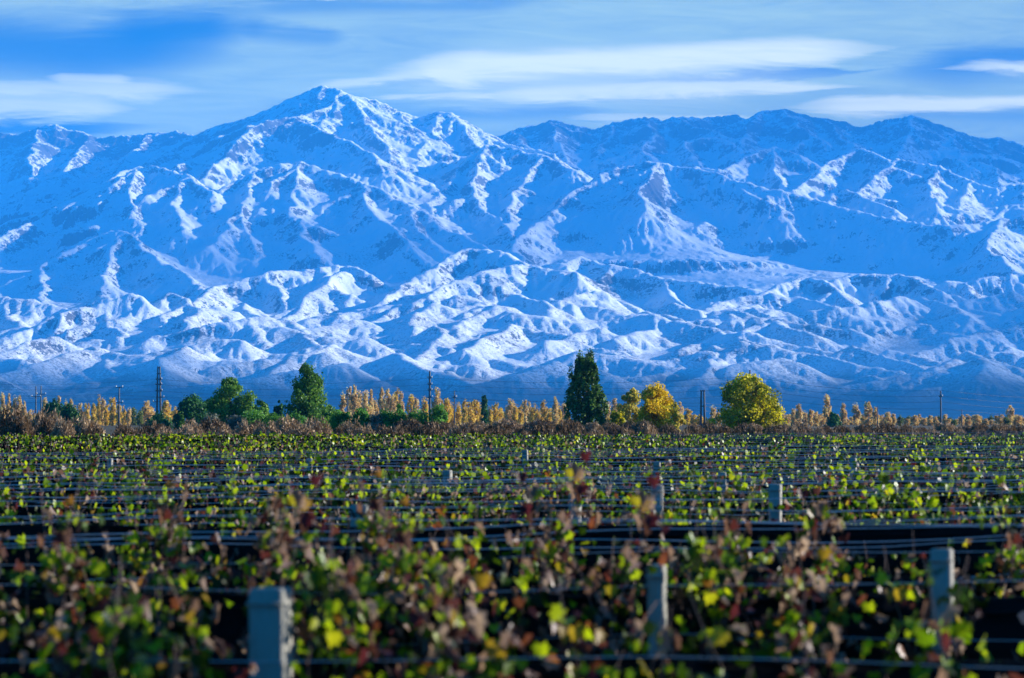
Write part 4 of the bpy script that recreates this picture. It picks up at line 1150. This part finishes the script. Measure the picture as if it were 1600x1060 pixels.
NEAR_VINES = [make_vine(500 + i, l, True) for i, l in enumerate((.85, 1.0, 1.15, .7, 1.0, .9, 1.1))]
FRONT_VINES = [make_vine(560 + i, l, True, .07, .46) for i, l in enumerate((1.5, 1.2, 1.75, 1.35))]
SPARSE_VINES = [make_vine(580 + i, l, True, -.12, .3) for i, l in enumerate((.85, 1.0))]
LOW_VINES = [make_vine(520 + i, l, True, -.18) for i, l in enumerate((.7, .9, .75))]
MID_VINES = [make_vine(540 + i, l, False, -.06) for i, l in enumerate((.85, 1.1, .65, 1.0, .8))]
THIN_VINES = [make_vine(590 + i, l, False, -.12) for i, l in enumerate((.16, .28))]
def bareness(i, x):
    return float(pnoise(np.array([x / 7.0 + 3.3 * i]), np.array([i * 0.83 + .2]), 55)[0]) + 0.22 * math.sin(i * 1.9)
spots = []
for i, d in enumerate(ROWS):
    hw = half_width(d)
    n = int(2 * hw / VINE_STEP)
    off = vr.uniform(-.7, .7)
    for k in range(n + 1):
        x = -hw + off + (k + .5) * VINE_STEP
        spots.append((i, d, x, abs(x) < d * 800 / FPX + .35))
inview = [s_ for s_ in spots if s_[3]][:296]
keyset = set((s_[0], s_[2]) for s_ in inview)
order = {}
for i, d, x, _ in sorted(inview, key=lambda q: (q[0], q[2])):
    order[i] = order.get(i, 0) + 1
    post_near = i < 3 and any(abs(x - P(a, 655, d)[0]) < (.62 if i == 0 else .42) for r_ in (1, 2) if r_ >= i for a, _b, _w in POSTS[r_] if a != 1478)
    if post_near: src = SPARSE_VINES[vr.randrange(2)]
    elif i == 4: src = LOW_VINES[order[i] % 3]
    elif i < 4: src = FRONT_VINES[vr.randrange(4)]
    elif i < 10: src = NEAR_VINES[vr.randrange(7)] if bareness(i, x) > -.06 else LOW_VINES[vr.randrange(3)]
    else: src = THIN_VINES[vr.randrange(2)] if bareness(i, x) < .08 else MID_VINES[vr.randrange(5)]
    sc_ = vr.uniform(.94, 1.05)
    o = copy_thing(src, (x, d, vr.uniform(-.04, .03)), (1 if vr.random() < .5 else -1, 1, sc_), 0)
    tag(o, f"{ordinal(order[i])} autumn grapevine from the left in the {ordinal(i + 1)} row from the camera", 'grapevine', 'grapevines trained along the trellis rows')
for src in THIN_VINES + SPARSE_VINES + NEAR_VINES + LOW_VINES + FRONT_VINES + MID_VINES + [q for l in POPS.values() for q in l] + BUSHES + PALE:
    if src.name not in used_proto:
        for ch in list(src.children): bpy.data.objects.remove(ch)
        bpy.data.objects.remove(src)
# everything farther off, and the vines beside the frame: one mass
far = [s_ for s_ in spots if (s_[0], s_[2]) not in keyset]
fr = np.random.default_rng(77)
CC, NN, SS, TT = [], [], [], []
bank = [vine_arrays(600 + i, l, False, -.24, .14) for i, l in enumerate((1.0, 1.3, .8, 1.1))]
for i, d, x, _ in far:
    b = bank[fr.integers(4)]
    keep = fr.random(len(b[2])) < (0.9 if d < 60 else 0.62) * (0.2 if bareness(i, x) < .03 else 1.0)
    C = b[2][keep] * np.array([fr.choice([-1, 1]), 1, fr.uniform(.95, 1.05)]) + np.array([x, d, 0])
    CC.append(C); NN.append(b[3][keep]); SS.append(b[4][keep] * (1.1 if d < 60 else 1.35)); TT.append(b[5][keep])
CC = np.concatenate(CC); NN = np.concatenate(NN); SS = np.concatenate(SS); TT = np.concatenate(TT)
v, f, k = scatter(CC, SS, frames(NN, fr), *LEAF_SIMPLE)
o = link('vineyard_foliage', mesh_np('vineyard_foliage', v, f, M_VINE, {'tint': np.repeat(TT, k)}))
tag(o, 'mass of yellow green vine leaves over the distant rows', 'vines', kind='stuff')
#@@END
